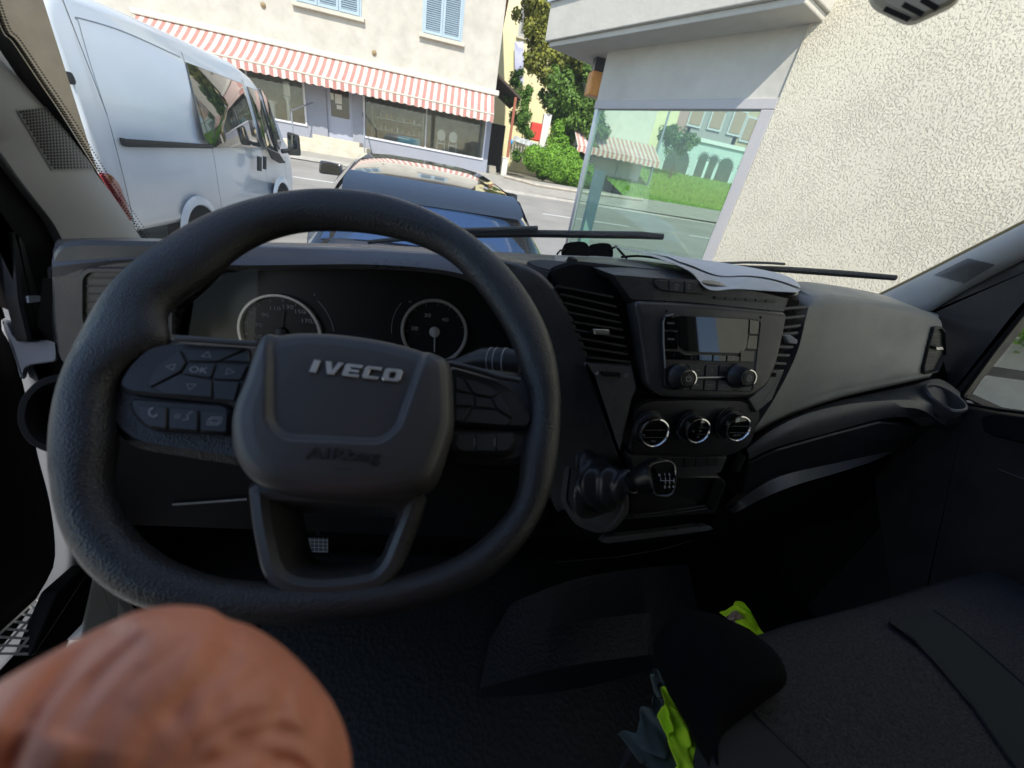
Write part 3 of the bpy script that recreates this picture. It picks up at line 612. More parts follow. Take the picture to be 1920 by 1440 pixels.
# ================================================================== VEHICLES OUTSIDE
M_vp = mat('white van paint', (.78, .83, .88), .25, coat=.6, var=.02)
M_vgl = mat('van window glass', (.02, .025, .025), .03, spec=.9, coat=1)
M_rub = mat('black rubber trim', (.02, .02, .02), .6)
M_red = mat('tail light red', (.22, .008, .012), .12, coat=.6)
M_tyre = mat('tyre', (.015, .015, .015), .85)
M_rim = mat('grey wheel rim', (.35, .35, .37), .4, .7)
VXS = -3.0
wv = empty('white_van', (-4, 6.5, gz(-4, 6.5)), 'large white panel van parked parallel on the left', 'van')
def side(px, py): q = PX(px, py, VXS); return (q.y, q.z)
prof_v = [(4.15, -1.18), (4.12, -.4), (4.2, .50), (4.35, .66), (5.2, .68), (7.2, .65), (7.8, .53), (8.45, -.02), (8.62, -.22), (8.95, -.34), (9.12, -.52), (9.18, -.95), (9.1, -1.2), (8.6, -1.22), (5.0, -1.20)]
prof_v = [V(p) for p in rnd([V((a, c)) for a, c in prof_v], .14, 3)]
def pin(p, d, k=1): 
    c = V((6.6, -.3)); q = p - c; return c + V((q.x * (1 - d * .35), q.y * (1 - d)))
rows = []
for x, d in ((VXS - .24, .0), (VXS - .15, .012), (VXS - .05, .045), (VXS, .11)):
    rr = []
    for p in prof_v:
        q = pin(p, d); xx = x
        if q.y > -.2: xx -= .10 * (q.y + .2)
        if q.x > 8.3: xx -= .16 * (q.x - 8.3)
        rr.append(V((xx, q.x, q.y)))
    rows.append(rr)
for x, d in ((VXS, .11),): pass
M2 = []
for rr in rows[::-1]: M2.append([V((2 * (VXS - 1.0) - p.x, p.y, p.z)) for p in rr])
bd = MB(); bd.rings(rows[::-1] + M2[::-1], True)
bd.build('body', M_vp, wv, smooth=50)
FS = Fr((VXS, 6, 0), (1, 0, .0), (0, 1, 0))
def sx_(z): return -.10 * (z + .2) if z > -.2 else 0
def spad(pxs, h, name, m, parent, prof=None, r=.02):
    o = FS.pl(pxs); o = rnd([V(p) for p in o], r, 4)
    hf = lambda a, b_: (sx_(b_) - (.16 * (a + 6 - 8.3) if a + 6 > 8.3 else 0))
    return MB().pad(FS, o, prof or [(0, -.01), (0, h), (.004, h + .002)], hf=hf).build(name, m, parent, smooth=30)
f = spad([(358, 118), (462, 158), (489, 277), (400, 277), (383, 262)], .006, 'side_window', M_vgl, wv)
f = spad([(471, 163), (491, 172), (522, 287), (500, 277), (496, 275)], .006, 'door_window', M_vgl, wv)
spad([(495, 166), (508, 190), (527, 268), (523, 282), (515, 262)], .008, 'quarter_window', M_vgl, wv)
spad([(225, 257), (232, 260), (397, 271), (398, 278), (235, 275), (229, 272)], .02, 'sliding_rail', M_rub, wv)
for pts in ([(483, 293), (489, 294), (489, 321), (483, 320)], [(494, 293), (498, 294), (498, 318), (494, 317)]): spad(pts, .015, 'door_handle', M_rub, wv, r=.01)
spad([(500, 278), (523, 288), (533, 302), (538, 303), (537, 306), (524, 306), (510, 298)], .01, 'door_corner_trim', M_rub, wv)
def line(pxs, w_=.008):
    b = MB(); pts = [V(FS.px(*p)) for p in pxs]; pts = [V(p) for p in spl([V((q.x, q.y, 0)) for q in pts], 5, False)]
    for p, q in zip(pts, pts[1:]):
        t = (q - p).normalized(); n_ = V((-t.y, t.x, 0)) * w_ / 2
        hf = lambda z: .004 + sx_(z)
        b.add([FS.pt(v_.x, v_.y, hf(v_.y)) for v_ in (p - n_, q - n_, q + n_, p + n_)], [(0, 1, 2, 3)])
    return b
M_gap = mat('panel gap', (.03, .035, .04), .8)
lb = MB()
for L_ in ([(137, 0), (165, 95), (200, 215), (235, 350), (252, 430)], [(353, 100), (385, 235), (397, 275), (412, 370), (418, 400)], [(463, 150), (492, 290), (505, 365)], [(533, 302), (538, 340)]): 
    q = line(L_); lb.add(q.v, q.f)
lb.build('panel_gap', M_gap, wv, smooth=0)
lb = MB(); q = line([(163, 42), (166, 38), (250, 64), (350, 110)], .012); lb.add(q.v, q.f); q = line([(163, 42), (180, 130), (205, 235)], .010); lb.add(q.v, q.f)
lb.build('pressed_panel_edge', mat('panel shade', (.42, .46, .5), .4), wv, smooth=0)
f = spad([(184, 322), (205, 326), (222, 345), (236, 385), (246, 412), (240, 415), (215, 385)], .012, 'tail_light', M_red, wv, r=.05)
# rear door hinge/handle recess
f = spad([(127, 134), (140, 137), (146, 155), (143, 160), (131, 158)], .012, 'rear_handle', M_rub, wv, r=.02)
# wheels + arches
def wheel_at(root, c, axis, r, wdt, mt=M_tyre, mr=M_rim, name='wheel'):
    fr = Fr(c, axis, (0, 0, 1)); t = MB().lathe(fr, 0, 0, [(r * .62, -wdt), (r * .95, -wdt), (r, -wdt * .8), (r, -wdt * .2), (r * .95, 0), (r * .62, 0)], 40, cap=False).build(name, mt, root)
    MB().lathe(fr, 0, 0, [(r * .64, -.01), (r * .60, 0), (r * .5, -.03), (r * .2, -.02), (r * .16, .01), (.02, .012)], 32).build('rim', mr, t)
zr = gz(-3, 5) + .34
wc = PX(372, 418, VXS)
for yy, zz in ((5.52, -1.36), (8.15, -1.25)):
    wheel_at(wv, V((VXS - .02, yy, zz)), (1, 0, 0), .32, .2)
    wheel_at(wv, V((VXS - 1.98, yy, zz)), (-1, 0, 0), .32, .2)
    fr = Fr((VXS - .03, yy, zz), (1, 0, 0), (0, 1, 0))
    pts = [(math.cos(t * math.pi / 16) * .355, math.sin(t * math.pi / 16) * .355) for t in range(17)]
    MB().pad(fr, pts + [(-.355, -.1), (.355, -.1)], [(0, -.02), (0, .036)]).build('wheel_arch_opening', M_blk, wv, smooth=0)
    rows = [[fr.pt(math.cos(t * math.pi / 24) * r_, math.sin(t * math.pi / 24) * r_, h_) for t in range(25)] for r_, h_ in ((.35, .037), (.36, .050), (.40, .050), (.45, .028))]
    MB().loft(rows).build('wheel_arch', M_vp, wv)
mr = PX(549, 272, VXS + .17)
fm = Fr(mr, (-.15, -1, 0), (1, 0, 0))
mm = MB().pad(fm, rnd([V((-.10, -.17)), V((.10, -.15)), V((.10, .17)), V((-.08, .19))], .04), [(.02, -.10), (0, -.06), (0, 0), (.012, .01)], capb=True).build('side_mirror', M_rub, wv)
MB().pad(fm, rnd([V((-.08, -.05)), V((.08, -.05)), V((.08, .15)), V((-.06, .16))], .03), [(0, .011), (0, .013)]).build('mirror_glass', M_mirror, mm)
MB().tube([PX(528, 284, VXS), PX(543, 282, VXS + .1)], .035, 8).build('mirror_arm', M_rub, mm)

# dark car ahead
M_cp = mat('black car paint', (.012, .014, .018), .08, coat=1, spec=.6)
M_cgl = mat('car glass', (.035, .08, .19), .03, .45, spec=1, coat=1)  # blue base colour stands in for the sky reflected in the glass
car = empty('dark_car', (-.1, 4.5, gz(0, 4.5)), 'dark glossy estate car parked directly ahead, rear window facing the cab', 'car')
yaw = R(6.6); cy_, sy_ = math.cos(yaw), math.sin(yaw)
CO = V((-.06, 2.75, 0))
def cl(x, y, z): return V((CO.x + x * cy_ - y * sy_, CO.y + x * sy_ + y * cy_, z + .058 * y))
# stations: y, z_bot, w_bot, z_waist, w_waist, z_top, w_top
stn = [(-.12, -1.28, .70, -.80, .76, -.74, .60), (.0, -1.40, .80, -.66, .82, -.58, .66), (.14, -1.42, .84, -.60, .84, -.44, .66), (.30, -1.43, .87, -.575, .86, -.350, .64), (.42, -1.43, .88, -.56, .87, -.305, .635), (.62, -1.43, .88, -.56, .87, -.262, .635), (.95, -1.43, .89, -.55, .885, -.240, .64), (1.6, -1.43, .89, -.56, .89, -.235, .65), (2.3, -1.43, .89, -.58, .89, -.245, .64), (2.75, -1.43, .89, -.60, .89, -.285, .61), (3.3, -1.43, .89, -.63, .88, -.52, .66), (3.7, -1.43, .88, -.66, .87, -.65, .72), (4.1, -1.42, .86, -.74, .82, -.72, .66), (4.3, -1.38, .80, -.95, .74, -.9, .6)]
rows = []
for y, zb_, wb, zw, ww, zt_, wt in stn:
    hl = [(0, zb_), (wb * .8, zb_), (wb, zb_ + .12), (max(wb, ww) + .015, (zb_ + zw) / 2), (ww, zw - .03), (ww - .012, zw), (wt + (ww - wt) * .45, zw + (zt_ - zw) * .5), (wt + .02, zt_ - (zt_ - zw) * .12), (wt - .04, zt_ - .004), (wt * .6, zt_ + .018), (0, zt_ + .026)]
    rows.append([cl(x, y, z) for x, z in hl] + [cl(-x, y, z) for x, z in hl[-2:0:-1]])
bd = MB(); bd.rings(rows, True).build('body', M_cp, car, smooth=42)
# rear window sheet proud of the body
rows = []
for k in range(7):
    t = k / 6; y = .02 + .33 * t; z = -.575 + .232 * t + .028 * math.sin(t * math.pi)
    wv_ = .74 - .145 * t
    rows.append([cl(wv_ * u_, y - .035 + .045 * abs(u_) ** 3, z + .030 - .04 * abs(u_) ** 4) for u_ in [i / 8 - 1 for i in range(17)]])
rw = MB().loft(rows, thick=(0, .02, -.02)).build('rear_window', M_cgl, car)
b = MB(); b.rings([[cl(x * w_, y, z) for x in [i / 8 - 1 for i in range(17)]] for w_, y, z in ((.60, .24, -.338), (.635, .30, -.318), (.64, .44, -.272), (.62, .62, -.236))] , False, closed=False)
b.build('roof_spoiler', M_cp, car)
for s_ in (-1, 1):
    rows = [[cl(s_ * (x + .006), y, z) for y in (.62 + .0, 1.2, 1.9, 2.45)] for x, z in ((.872, -.535), (.765, -.40), (.675, -.272))]
    MB().loft(rows).build('side_window', M_cgl, car)
    fr = Fr(cl(s_ * .78, .05, -.84), (s_ * .5, -.86, .1), (1, 0, 0))
    MB().pad(fr, rnd([V((-.09, -.14)), V((.09, -.12)), V((.07, .16)), V((-.05, .10))], .04), [(0, -.03), (0, .015), (.012, .026)]).build('tail_light', M_red, car)
    for yy in (.75, 3.45): wheel_at(car, cl(s_ * .90, yy, -1.28), (s_ * cy_, s_ * sy_, 0), .31, .18)
    c_ = cl(s_ * 1.0, 2.35, -.47); fr = Fr(c_, (0, -1, 0), (1, 0, 0)); mb = MB().pad(fr, rnd([V((-.12, -.06)), V((.12, -.05)), V((.12, .06)), V((-.10, .07))], .03), [(.02, -.12), (0, -.08), (0, -.01), (.015, 0)], capb=True)
    mb.tube([cl(s_ * .86, 2.4, -.5), c_ + V((0, .05, 0))], .02)
    o = mb.build('side_mirror', M_cp, car); MB().pad(fr, rnd([V((-.095, -.042)), V((.10, -.035)), V((.10, .045)), V((-.08, .05))], .02), [(0, .001), (0, .003)]).build('mirror_glass', mat('dark mirror', (.10, .10, .09), .1, .8), o)
MB().tube([cl(.02, .0, -.60), cl(-.06, .03, -.575), cl(-.36, .06, -.54)], [.016, .012, .008], 8).build('rear_wiper', M_rub, car)

# ================================================================== OUR VAN: THE CAB ROUND THE CAMERA
cab = empty('delivery_van', (0, 0, -1.9), 'dark grey van cab around the viewer, with steering wheel, dashboard and windscreen', 'van')
FACE = lambda O, el, yw=0: Fr(O, (math.sin(R(yw)) * math.cos(R(el)), -math.cos(R(yw)) * math.cos(R(el)), math.sin(R(el))), VX)
# ---------------- shell: floor, bulkhead, roof, side walls, firewall
MB().bb(-.66, 1.30, -.75, .95, -1.18, -1.10).build('floor', M_carpet, cab, smooth=0)
MB().bb(-.70, 1.34, -.80, -.75, -1.18, .66).build('bulkhead', M_dark, cab, smooth=0)
MB().bb(-.72, 1.36, -.80, .26, .62, .66).build('roof', M_head, cab, smooth=0)
MB().bb(-.70, 1.34, .93, .97, -1.18, -.30).build('firewall', M_blk, cab, smooth=0)
MB().bb(1.27, 1.33, -.75, .20, -1.18, -.28).bb(1.27, 1.33, -.75, -.64, -.28, .62).bb(1.27, 1.33, -.64, .26, .50, .62).bb(1.272, 1.328, .20, .60, -1.18, -.33).build('side_wall', M_dark, cab, smooth=0)
MB().bb(-.72, -.66, -.75, -.26, -1.18, .62).build('side_wall', M_dark, cab, smooth=0)
MB().bb(-.72, -.66, .62, .97, -1.18, -.36).build('kick_panel', M_blk, cab, smooth=0)
MB().bb(1.27, 1.33, .60, .97, -1.18, -.30).build('kick_panel', M_blk, cab, smooth=0)
# bonnet and nose
rows = [[V((x, y, z - .05 * abs(x - .31) ** 2 * 1.2)) for x in (-.72, -.5, -.2, .3, .8, 1.1, 1.34)] for y, z in ((1.00, -.30), (1.2, -.36), (1.42, -.52), (1.52, -.80), (1.55, -1.6))]
MB().loft(rows, thick=(0, -.02, -.02)).build('bonnet', M_body, cab)
# ---------------- windscreen
def wsb(x): return V((x, .985 - .13 * ((x - .33) / .95) ** 2, -.225 + .055 * (x + .65)))
def wst(x): return V((x, .30 - .06 * ((x - .33) / .95) ** 2, .56 + .03 * (x - .3)))
wx = [-.66 + 1.96 * i / 20 for i in range(21)]
ws = MB().loft([[wsb(x).lerp(wst(x), t) for x in wx] for t in [i / 8 for i in range(9)]]).build('windscreen', M_wind, cab)
def wsp(px, py, off=0.004):
    v = ray(px, py); bt = None
    for k in range(60):
        pass
    lo = .2; hi = 3
    def F(t):
        p = v * t; x = max(-1.2, min(2, p.x)); a, c = wsb(x), wst(x); u_ = (p.z - a.z) / (c.z - a.z); return p.y - (a.y + (c.y - a.y) * u_)
    for _ in range(50):
        mid = (lo + hi) / 2
        if F(mid) < 0: lo = mid
        else: hi = mid
    return v * (lo - off)
# header + frit
MB().loft([[wst(x) + V((0, -.01, .03)) for x in wx], [wst(x) + V((0, -.06, -.0)) for x in wx], [wst(x) + V((0, -.3, .06)) for x in wx]]).build('header_trim', M_head, cab)
ed = [(-30, -30), (0, 57), (20, 80), (67, 150), (113, 218), (180, 325), (220, 385), (262, 446)]
edp = spl([V((x, y, 0)) for x, y in ed], 5, False)
MB().loft([[wsp(p.x + o, p.y - o * .3) for p in edp] for o in (-25, -8, 3)]).build('frit_band', M_frit, ws, smooth=0)
db = MB(); n_ = 0
pts = resamp([V((p.x, p.y, 0)) for p in edp], 95)
for i, p in enumerate(pts[6:]):
    for k, rr in ((0, .0016), (1, .0013), (2, .0010)):
        c = wsp(p.x + 7 + k * 5, p.y - 2 - k * 2 + (3 if k % 2 else 0), .003)
        db.lathe(Fr(c, -c.normalized(), (1, 0, 0)), 0, 0, [(rr, 0)], 6)
db.build('frit_dots', M_frit, ws, smooth=0)['kind'] = 'stuff'
# ---------------- pillars with speaker grilles
def dots_between(fr_pts, nu, nv, rad, name, parent, m=M_blk, lift=.001, hexo=True, bulge=None):
    a, b_, c, d = fr_pts; b = MB(); nn = (b_ - a).cross(d - a).normalized()
    if nn.dot(a) > 0: nn = -nn
    for j in range(nv):
        for i in range(nu):
            u_ = (i + .5 + (.5 if j % 2 else 0)) / (nu + .5); v_ = (j + .5) / nv
            p = a.lerp(b_, u_).lerp(d.lerp(c, u_), v_) + nn * (lift + (bulge(u_, v_) if bulge else 0))
            b.lathe(Fr(p, nn, (b_ - a)), 0, 0, [(rad, 0)], 7)
    o = b.build(name, m, parent, smooth=0); return o
XL = -.575
e1 = [(-40, -5), (0, 57), (20, 75), (67, 148), (113, 214), (180, 321), (222, 382), (264, 446)]
e2 = [(-200, 110), (-30, 250), (0, 283), (33, 330), (67, 375), (100, 418), (118, 452), (122, 462)]
r1 = [PX(x, y, XL - .010) for x, y in e1]; r2 = [PX(x, y, XL) for x, y in e2]
n = 24; R1 = resamp(spl(r1, 6, False), n); R2 = resamp(spl(r2, 6, False), n)
rows = []
for k in range(9):
    t = k / 8; rows.append([R1[i].lerp(R2[i], t) + V((.030 * math.sin(math.pi * t) ** .8, 0, 0)) for i in range(n)])
rows = [[p + V((-.03, .0, 0)) for p in rows[0]]] + rows + [[p + V((-.05, .01, 0)) for p in rows[-1]]]
pl_ = MB().loft(rows).build('door_pillar', M_pillar, cab, smooth=60)
q = [PX(x, y, XL + .019) for x, y in ((46, 200), (98, 199), (172, 318), (110, 320))]
M_grl = mat('grille plastic', (.40, .40, .40), .6)
gp = MB(); nn = V((1, 0, 0))
gp.add([p + nn * .004 for p in (q[0], q[1], q[2], q[3])] + [p - nn * .01 for p in q], [(0, 1, 2, 3), (0, 1, 5, 4), (1, 2, 6, 5), (2, 3, 7, 6), (3, 0, 4, 7)])
def psurf(f, t):
    f = max(0, min(n - 1.001, f)); i = int(f); k = f - i
    return R1[i].lerp(R1[i + 1], k).lerp(R2[i].lerp(R2[i + 1], k), t) + V((.030 * math.sin(math.pi * max(0, min(1, t))) ** .8, 0, 0))
def w2p(p):
    c = V((_r.x * p.x + _h.x * p.y + _up.x * p.z, _r.y * p.x + _h.y * p.y + _up.y * p.z, _r.z * p.x + _h.z * p.y + _up.z * p.z)); return CXP + FP * c.x / c.z, CYP + FP * c.y / c.z
smp = [(f, t, *w2p(psurf(f, t))) for f in [i * .5 for i in range(46)] for t in [j / 24 for j in range(1, 24)]]
def on_pillar(px, py, lift):
    f, t = min(smp, key=lambda q: (q[2] - px) ** 2 + (q[3] - py) ** 2)[:2]
    for _ in range(3):
        x0, y0 = w2p(psurf(f, t)); x1, y1 = w2p(psurf(f + .05, t)); x2, y2 = w2p(psurf(f, t + .01))
        a1, b1, a2, b2 = (x1 - x0) / .05, (y1 - y0) / .05, (x2 - x0) / .01, (y2 - y0) / .01; dt = a1 * b2 - a2 * b1
        if abs(dt) < 1e-9: break
        ex, ey = px - x0, py - y0; f += (ex * b2 - a2 * ey) / dt; t += (a1 * ey - ex * b1) / dt; t = max(.02, min(.98, t))
    p = psurf(f, t); nn = (psurf(f + .1, t) - p).cross(psurf(f, t + .02) - p).normalized()
    if nn.dot(p) > 0: nn = -nn
    return p + nn * lift, nn
def gq(u_, v_):
    a, b_, c, d = (30, 206), (102, 198), (174, 318), (96, 318)
    return (a[0] * (1 - u_) + b_[0] * u_) * (1 - v_) + (d[0] * (1 - u_) + c[0] * u_) * v_, (a[1] * (1 - u_) + b_[1] * u_) * (1 - v_) + (d[1] * (1 - u_) + c[1] * u_) * v_
gp_ = MB().loft([[on_pillar(*gq(i / 10, j / 12), .0015)[0] for i in range(11)] for j in range(13)]).build('speaker_grille', M_grl, pl_, smooth=60)
db = MB()
for j in range(20):
    for i in range(12):
        p, nn = on_pillar(*gq((i + .6 + (.5 if j % 2 else 0)) / 12.9, (j + .6) / 20.4), .0022); db.lathe(Fr(p, nn, (0, 1, 0)), 0, 0, [(.0016, 0)], 7)
o_ = db.build('grille_holes', mat('grille shade', (.06, .06, .06), .9), pl_, smooth=0); o_['kind'] = 'stuff'
XR = 1.16
e1 = [(1560, 606), (1600, 582), (1638, 560), (1700, 530), (1760, 500), (1820, 469), (1884, 437), (1960, 398), (2080, 335), (2400, 170)]
e2 = [(1640, 640), (1700, 606), (1742, 582), (1775, 560), (1807, 541), (1860, 512), (1920, 482), (2000, 446), (2120, 390), (2450, 235)]
R1 = resamp([PX(x, y, XR + .012) for x, y in e1], n); R2 = resamp([PX(x, y, XR) for x, y in e2], n); rows = []
for k in range(9):
    t = k / 8; rows.append([R1[i].lerp(R2[i], t) - V((.028 * math.sin(math.pi * t) ** .8, 0, 0)) for i in range(n)])
rows = [[p + V((.03, 0, 0)) for p in rows[0]]] + rows + [[p + V((.05, 0, 0)) for p in rows[-1]]]
pr_ = MB().loft(rows).build('door_pillar', M_pillar, cab, smooth=60)
MB().tube([p + V((.004, .004, .0)) for p in resamp([PX(x, y - 1, XR + .012) for x, y in e1], n)], .0045, 6).build('seal', mat('yellowed seal', (.26, .20, .06), .6), pr_)
dots_between([PX(x, y, XR - .0255) for x, y in ((1750, 516), (1816, 484), (1868, 496), (1808, 532))], 26, 17, .0011, 'speaker_grille', pr_, m=mat('grille hole', (.07, .07, .07), .8), lift=.0015)['kind'] = 'stuff'
# overhead sensor / lamp housing
fo = FACE(V((.55, .50, .46)), 20)
cpt = PY(1712, 12, .42); fo = Fr(cpt, -cpt.normalized(), (1, 0, 0))
o = [fo.px(x, y) for x, y in ((1628, -60), (1632, -4), (1643, 10), (1700, 38), (1716, 40), (1776, 12), (1795, 2), (1800, -60))]
M_beige = mat('beige plastic', (.85, .80, .68), .6)
lam = MB().pad(fo, rnd([V(p) for p in o], .004, 3), [(-.004, -.05), (0, -.004), (.004, 0)]).build('overhead_housing', M_beige, cab)
sb_ = MB()
for a, c in (((1660, 17), (1703, 36)), ((1695, 9), (1728, 26)), ((1730, 0), (1756, 15))):
    p, q = V(fo.px(*a)), V(fo.px(*c)); sb_.stroke(fo, [p, q], .0035, .0006)
sb_.build('vent_slots', M_dark, lam, smooth=0)

# ---------------- steering wheel
WC = V((-.091, .331, -.191)); WNn = V((-.0197, -.636, .771))
FWh = Fr(WC, WNn, (1, 0, 0)); FWh2 = FWh
sw = empty('steering_wheel', WC, parent=cab)
outer = [(620, 357), (540, 362), (470, 378), (400, 400), (340, 432), (270, 478), (200, 545), (150, 630), (120, 700), (98, 790), (95, 850), (100, 930), (115, 1000), (165, 1080), (215, 1120), (300, 1150), (400, 1163), (520, 1170), (640, 1167), (744, 1152), (830, 1128), (881, 1108), (957, 1055), (1005, 990), (1032, 929), (1045, 850), (1051, 760), (1046, 690), (1020, 605), (985, 545), (940, 490), (880, 440), (800, 395), (710, 366)]
inner = [(560, 430), (500, 446), (455, 470), (410, 510), (363, 543), (322, 570), (303, 592), (306, 607), (322, 622), (345, 634), (300, 660), (230, 700), (218, 760), (224, 830), (208, 880), (222, 944), (261, 1000), (311, 1039), (400, 1072), (500, 1088), (620, 1094), (700, 1085), (760, 1068), (812, 1056), (881, 1022), (933, 975), (964, 935), (972, 900), (968, 850), (985, 800), (990, 740), (972, 692), (965, 660), (949, 628), (917, 575), (874, 519), (833, 478), (790, 458), (693, 434), (620, 429)]
def polar(pts):
    l = []
    for p in pts:
        a, b_ = FWh.px(*p); l.append((math.atan2(b_, a), math.hypot(a, b_)))
    l.sort(); th = [x[0] for x in l]; rr = [x[1] for x in l]
    def f(t):
        t = (t + math.pi) % (2 * math.pi) - math.pi
        for i in range(len(th)):
            if th[i] > t: break
        else: i = len(th)
        i0 = (i - 1) % len(th); i1 = i % len(th)
        a, c = th[i0], th[i1]
        if c <= a: c += 2 * math.pi
        tt = t if t >= a else t + 2 * math.pi
        u_ = (tt - a) / max(1e-6, c - a); return rr[i0] * (1 - u_) + rr[i1] * u_
    return f
fo_, fi_ = polar(outer), polar(inner); NT = 160
ro = [fo_(2 * math.pi * i / NT) for i in range(NT)]; ri = [fi_(2 * math.pi * i / NT) for i in range(NT)]
def smo(a, k):
    for _ in range(k): a = [(a[i - 1] + 2 * a[i] + a[(i + 1) % NT]) / 4 for i in range(NT)]
    return a
ro = smo(ro, 10); ri = smo(ri, 5); ri = [min(a + .0028, c - .028) for a, c in zip(ri, ro)]
rows = []; NS = 20
for i in range(NT):
    t = 2 * math.pi * i / NT; rm = (ro[i] + ri[i]) / 2; hw = (ro[i] - ri[i]) / 2; rr = []
    hh = min(.0165, hw * .95) if hw < .02 else .0165
    for k in range(NS):
        a = 2 * math.pi * k / NS; ca, sa = math.cos(a), math.sin(a)
        ex = 1.0 if hw < .019 else .8
        x = rm + hw * math.copysign(abs(ca) ** ex, ca); z = hh * math.copysign(abs(sa) ** 1.0, sa)
        if hw > .019 and ca < 0: z *= 1 - .25 * min(1, (hw - .019) / .02) * (-ca)
        rr.append(FWh.pt(math.cos(t) * x, math.sin(t) * x, z - .003))
    rows.append(rr)
rows.append(rows[0])
MB().rings(rows, False).build('rim', M_leather, sw, smooth=80)
def wpad(name, pts, prof_, m, h=0, r=.004, mode='in', parent=None, n=4, mb=None, cap=True):
    o = rnd([V(FWh.px(x, y, h)) for x, y in pts], r, n)
    b = (mb or MB()).pad(FWh, o, prof_, mode, cap=cap)
    return b if mb else b.build(name, m, parent or sw)
# spokes
wpad('spoke', [(222, 650), (300, 618), (350, 640), (500, 645), (470, 870), (250, 835), (205, 800), (190, 720)], [(0, -.022), (-.002, -.01), (.004, -.004)], M_leather, -.004, .012)
wpad('spoke', [(830, 672), (900, 690), (985, 700), (1010, 740), (1005, 850), (960, 870), (830, 860)], [(0, -.022), (-.002, -.01), (.004, -.004)], M_leather, -.004, .012)
# button clusters
def cluster(base, groups, icons):
    bo = wpad('button_panel', base, [(0, -.012), (0, .003), (.0025, .0055)], M_dark, .005, .008)
    for k, g in enumerate(groups):
        mb = MB(); wpad('', g, [(0, 0), (0, .0068), (.0008, .0076)], None, .007, .002, mb=mb)
        if icons and k in icons: mb.m = 1; icons[k](mb)
        mb.build('button', [M_btn, M_dim], bo)
def tri(px, py, rot, s_=.0042):
    def f(mb):
        a, b_ = FWh.px(px, py, .008); ps = [V((a + math.cos(R(rot + 120 * i)) * s_, b_ + math.sin(R(rot + 120 * i)) * s_ * .8)) for i in range(4)]
        mb.stroke(FWh, ps, .0005, .0082)
    return f
def txt(px, py, s_, size, rot=0, **kw):
    def f(mb):
        a, b_ = FWh.px(px, py, .008); mb.text(s_, FWh, a, b_, size, .0082, rot=R(rot), **kw)
    return f
cluster([(219, 722), (238, 688), (276, 650), (333, 640), (478, 648), (478, 800), (430, 757), (240, 737)],
        [[(342, 655), (462, 654), (409, 678), (353, 677)], [(276, 720), (294, 688), (337, 656), (349, 679), (338, 697), (281, 727)], [(353, 681), (404, 682), (396, 709), (341, 701)], [(408, 682), (466, 684), (452, 713), (398, 711)],
         [(283, 728), (338, 701), (396, 712), (398, 746), (311, 739)], [(413, 677), (466, 656), (470, 680)], [(399, 713), (450, 716), (440, 752), (401, 748)]],
        {0: tri(388, 666, 90), 1: tri(322, 688, 180), 2: txt(372, 694, 'OK', .0075, sx=1.3), 3: tri(430, 697, 0), 4: tri(358, 724, -90)})
def phone(mb):
    a, b_ = FWh.px(286, 775, .008); c = [V((a + math.cos(R(t)) * .0048 + .002, b_ + math.sin(R(t)) * .0048 + .002)) for t in range(170, 290, 20)]
    mb.stroke(FWh, c, .0012, .0082); mb.stroke(FWh, [c[0], c[0] + V((.0015, .0012))], .0016, .0082); mb.stroke(FWh, [c[-1], c[-1] + V((.0012, .0015))], .0016, .0082)
def voice(mb):
    a, b_ = FWh.px(345, 781, .008)
    for k in range(3): mb.stroke(FWh, [(a - .006 + k * .0015, b_ - .002), (a - .006 + k * .0015, b_ + .002)], .0005, .0082)
    mb.stroke(FWh, [(a + .0, b_ - .003), (a + .004, b_ - .002), (a + .002, b_ + .001), (a + .005, b_ + .005)], .0007, .0082)
def cards(mb):
    a, b_ = FWh.px(400, 790, .008)
    for d in (0, .0016): mb.stroke(FWh, [(a - .004 + d, b_ - .003 + d), (a + .004 + d, b_ - .003 + d), (a + .004 + d, b_ + .002 + d), (a - .004 + d, b_ + .002 + d), (a - .004 + d, b_ - .003 + d)], .0007, .0082)
    mb.stroke(FWh, [(a - .0025, b_ - .001), (a + .0025, b_ - .001)], .0005, .0082)
cluster([(242, 745), (432, 758), (430, 814), (268, 803), (244, 772)], [[(257, 759), (312, 763), (312, 804), (276, 799), (259, 782)], [(317, 764), (371, 768), (371, 808), (317, 804)], [(376, 769), (427, 772), (425, 811), (376, 808)]], {0: phone, 1: voice, 2: cards})
cluster([(842, 684), (935, 711), (972, 741), (999, 786), (990, 803), (842, 797)],
        [[(854, 707), (867, 711), (884, 738), (854, 731)], [(871, 712), (894, 714), (935, 735), (922, 745), (889, 739)], [(854, 735), (887, 742), (887, 761), (854, 761)], [(891, 744), (920, 749), (929, 766), (891, 763)],
         [(924, 748), (938, 737), (962, 785), (933, 767)], [(854, 765), (882, 765), (866, 790), (854, 790)], [(886, 767), (930, 770), (961, 790), (948, 798), (869, 792)]], None)
def vbar(px):
    def f(mb):
        a, b_ = FWh.px(px, 829, .008); mb.stroke(FWh, [(a, b_ - .0035), (a, b_ + .0035)], .0006, .0082)
    return f
cluster([(842, 806), (968, 808), (970, 838), (950, 853), (842, 851)], [[(857, 814), (888, 814), (888, 846), (862, 846), (853, 836)], [(892, 814), (926, 814), (926, 846), (892, 846)], [(930, 814), (956, 813), (965, 828), (950, 846), (930, 846)]], {0: vbar(890), 1: vbar(928)})
# satin arcs above the clusters
MB().tube([FWh.P(x, y, .012) for x, y in ((330, 634), (380, 637), (440, 642), (484, 645))], .0028, 8).build('trim_strip', M_dash, sw)
MB().tube([FWh.P(x, y, .012) for x, y in ((842, 681), (890, 692), (935, 706), (975, 713))], .0028, 8).build('trim_strip', M_dash, sw)
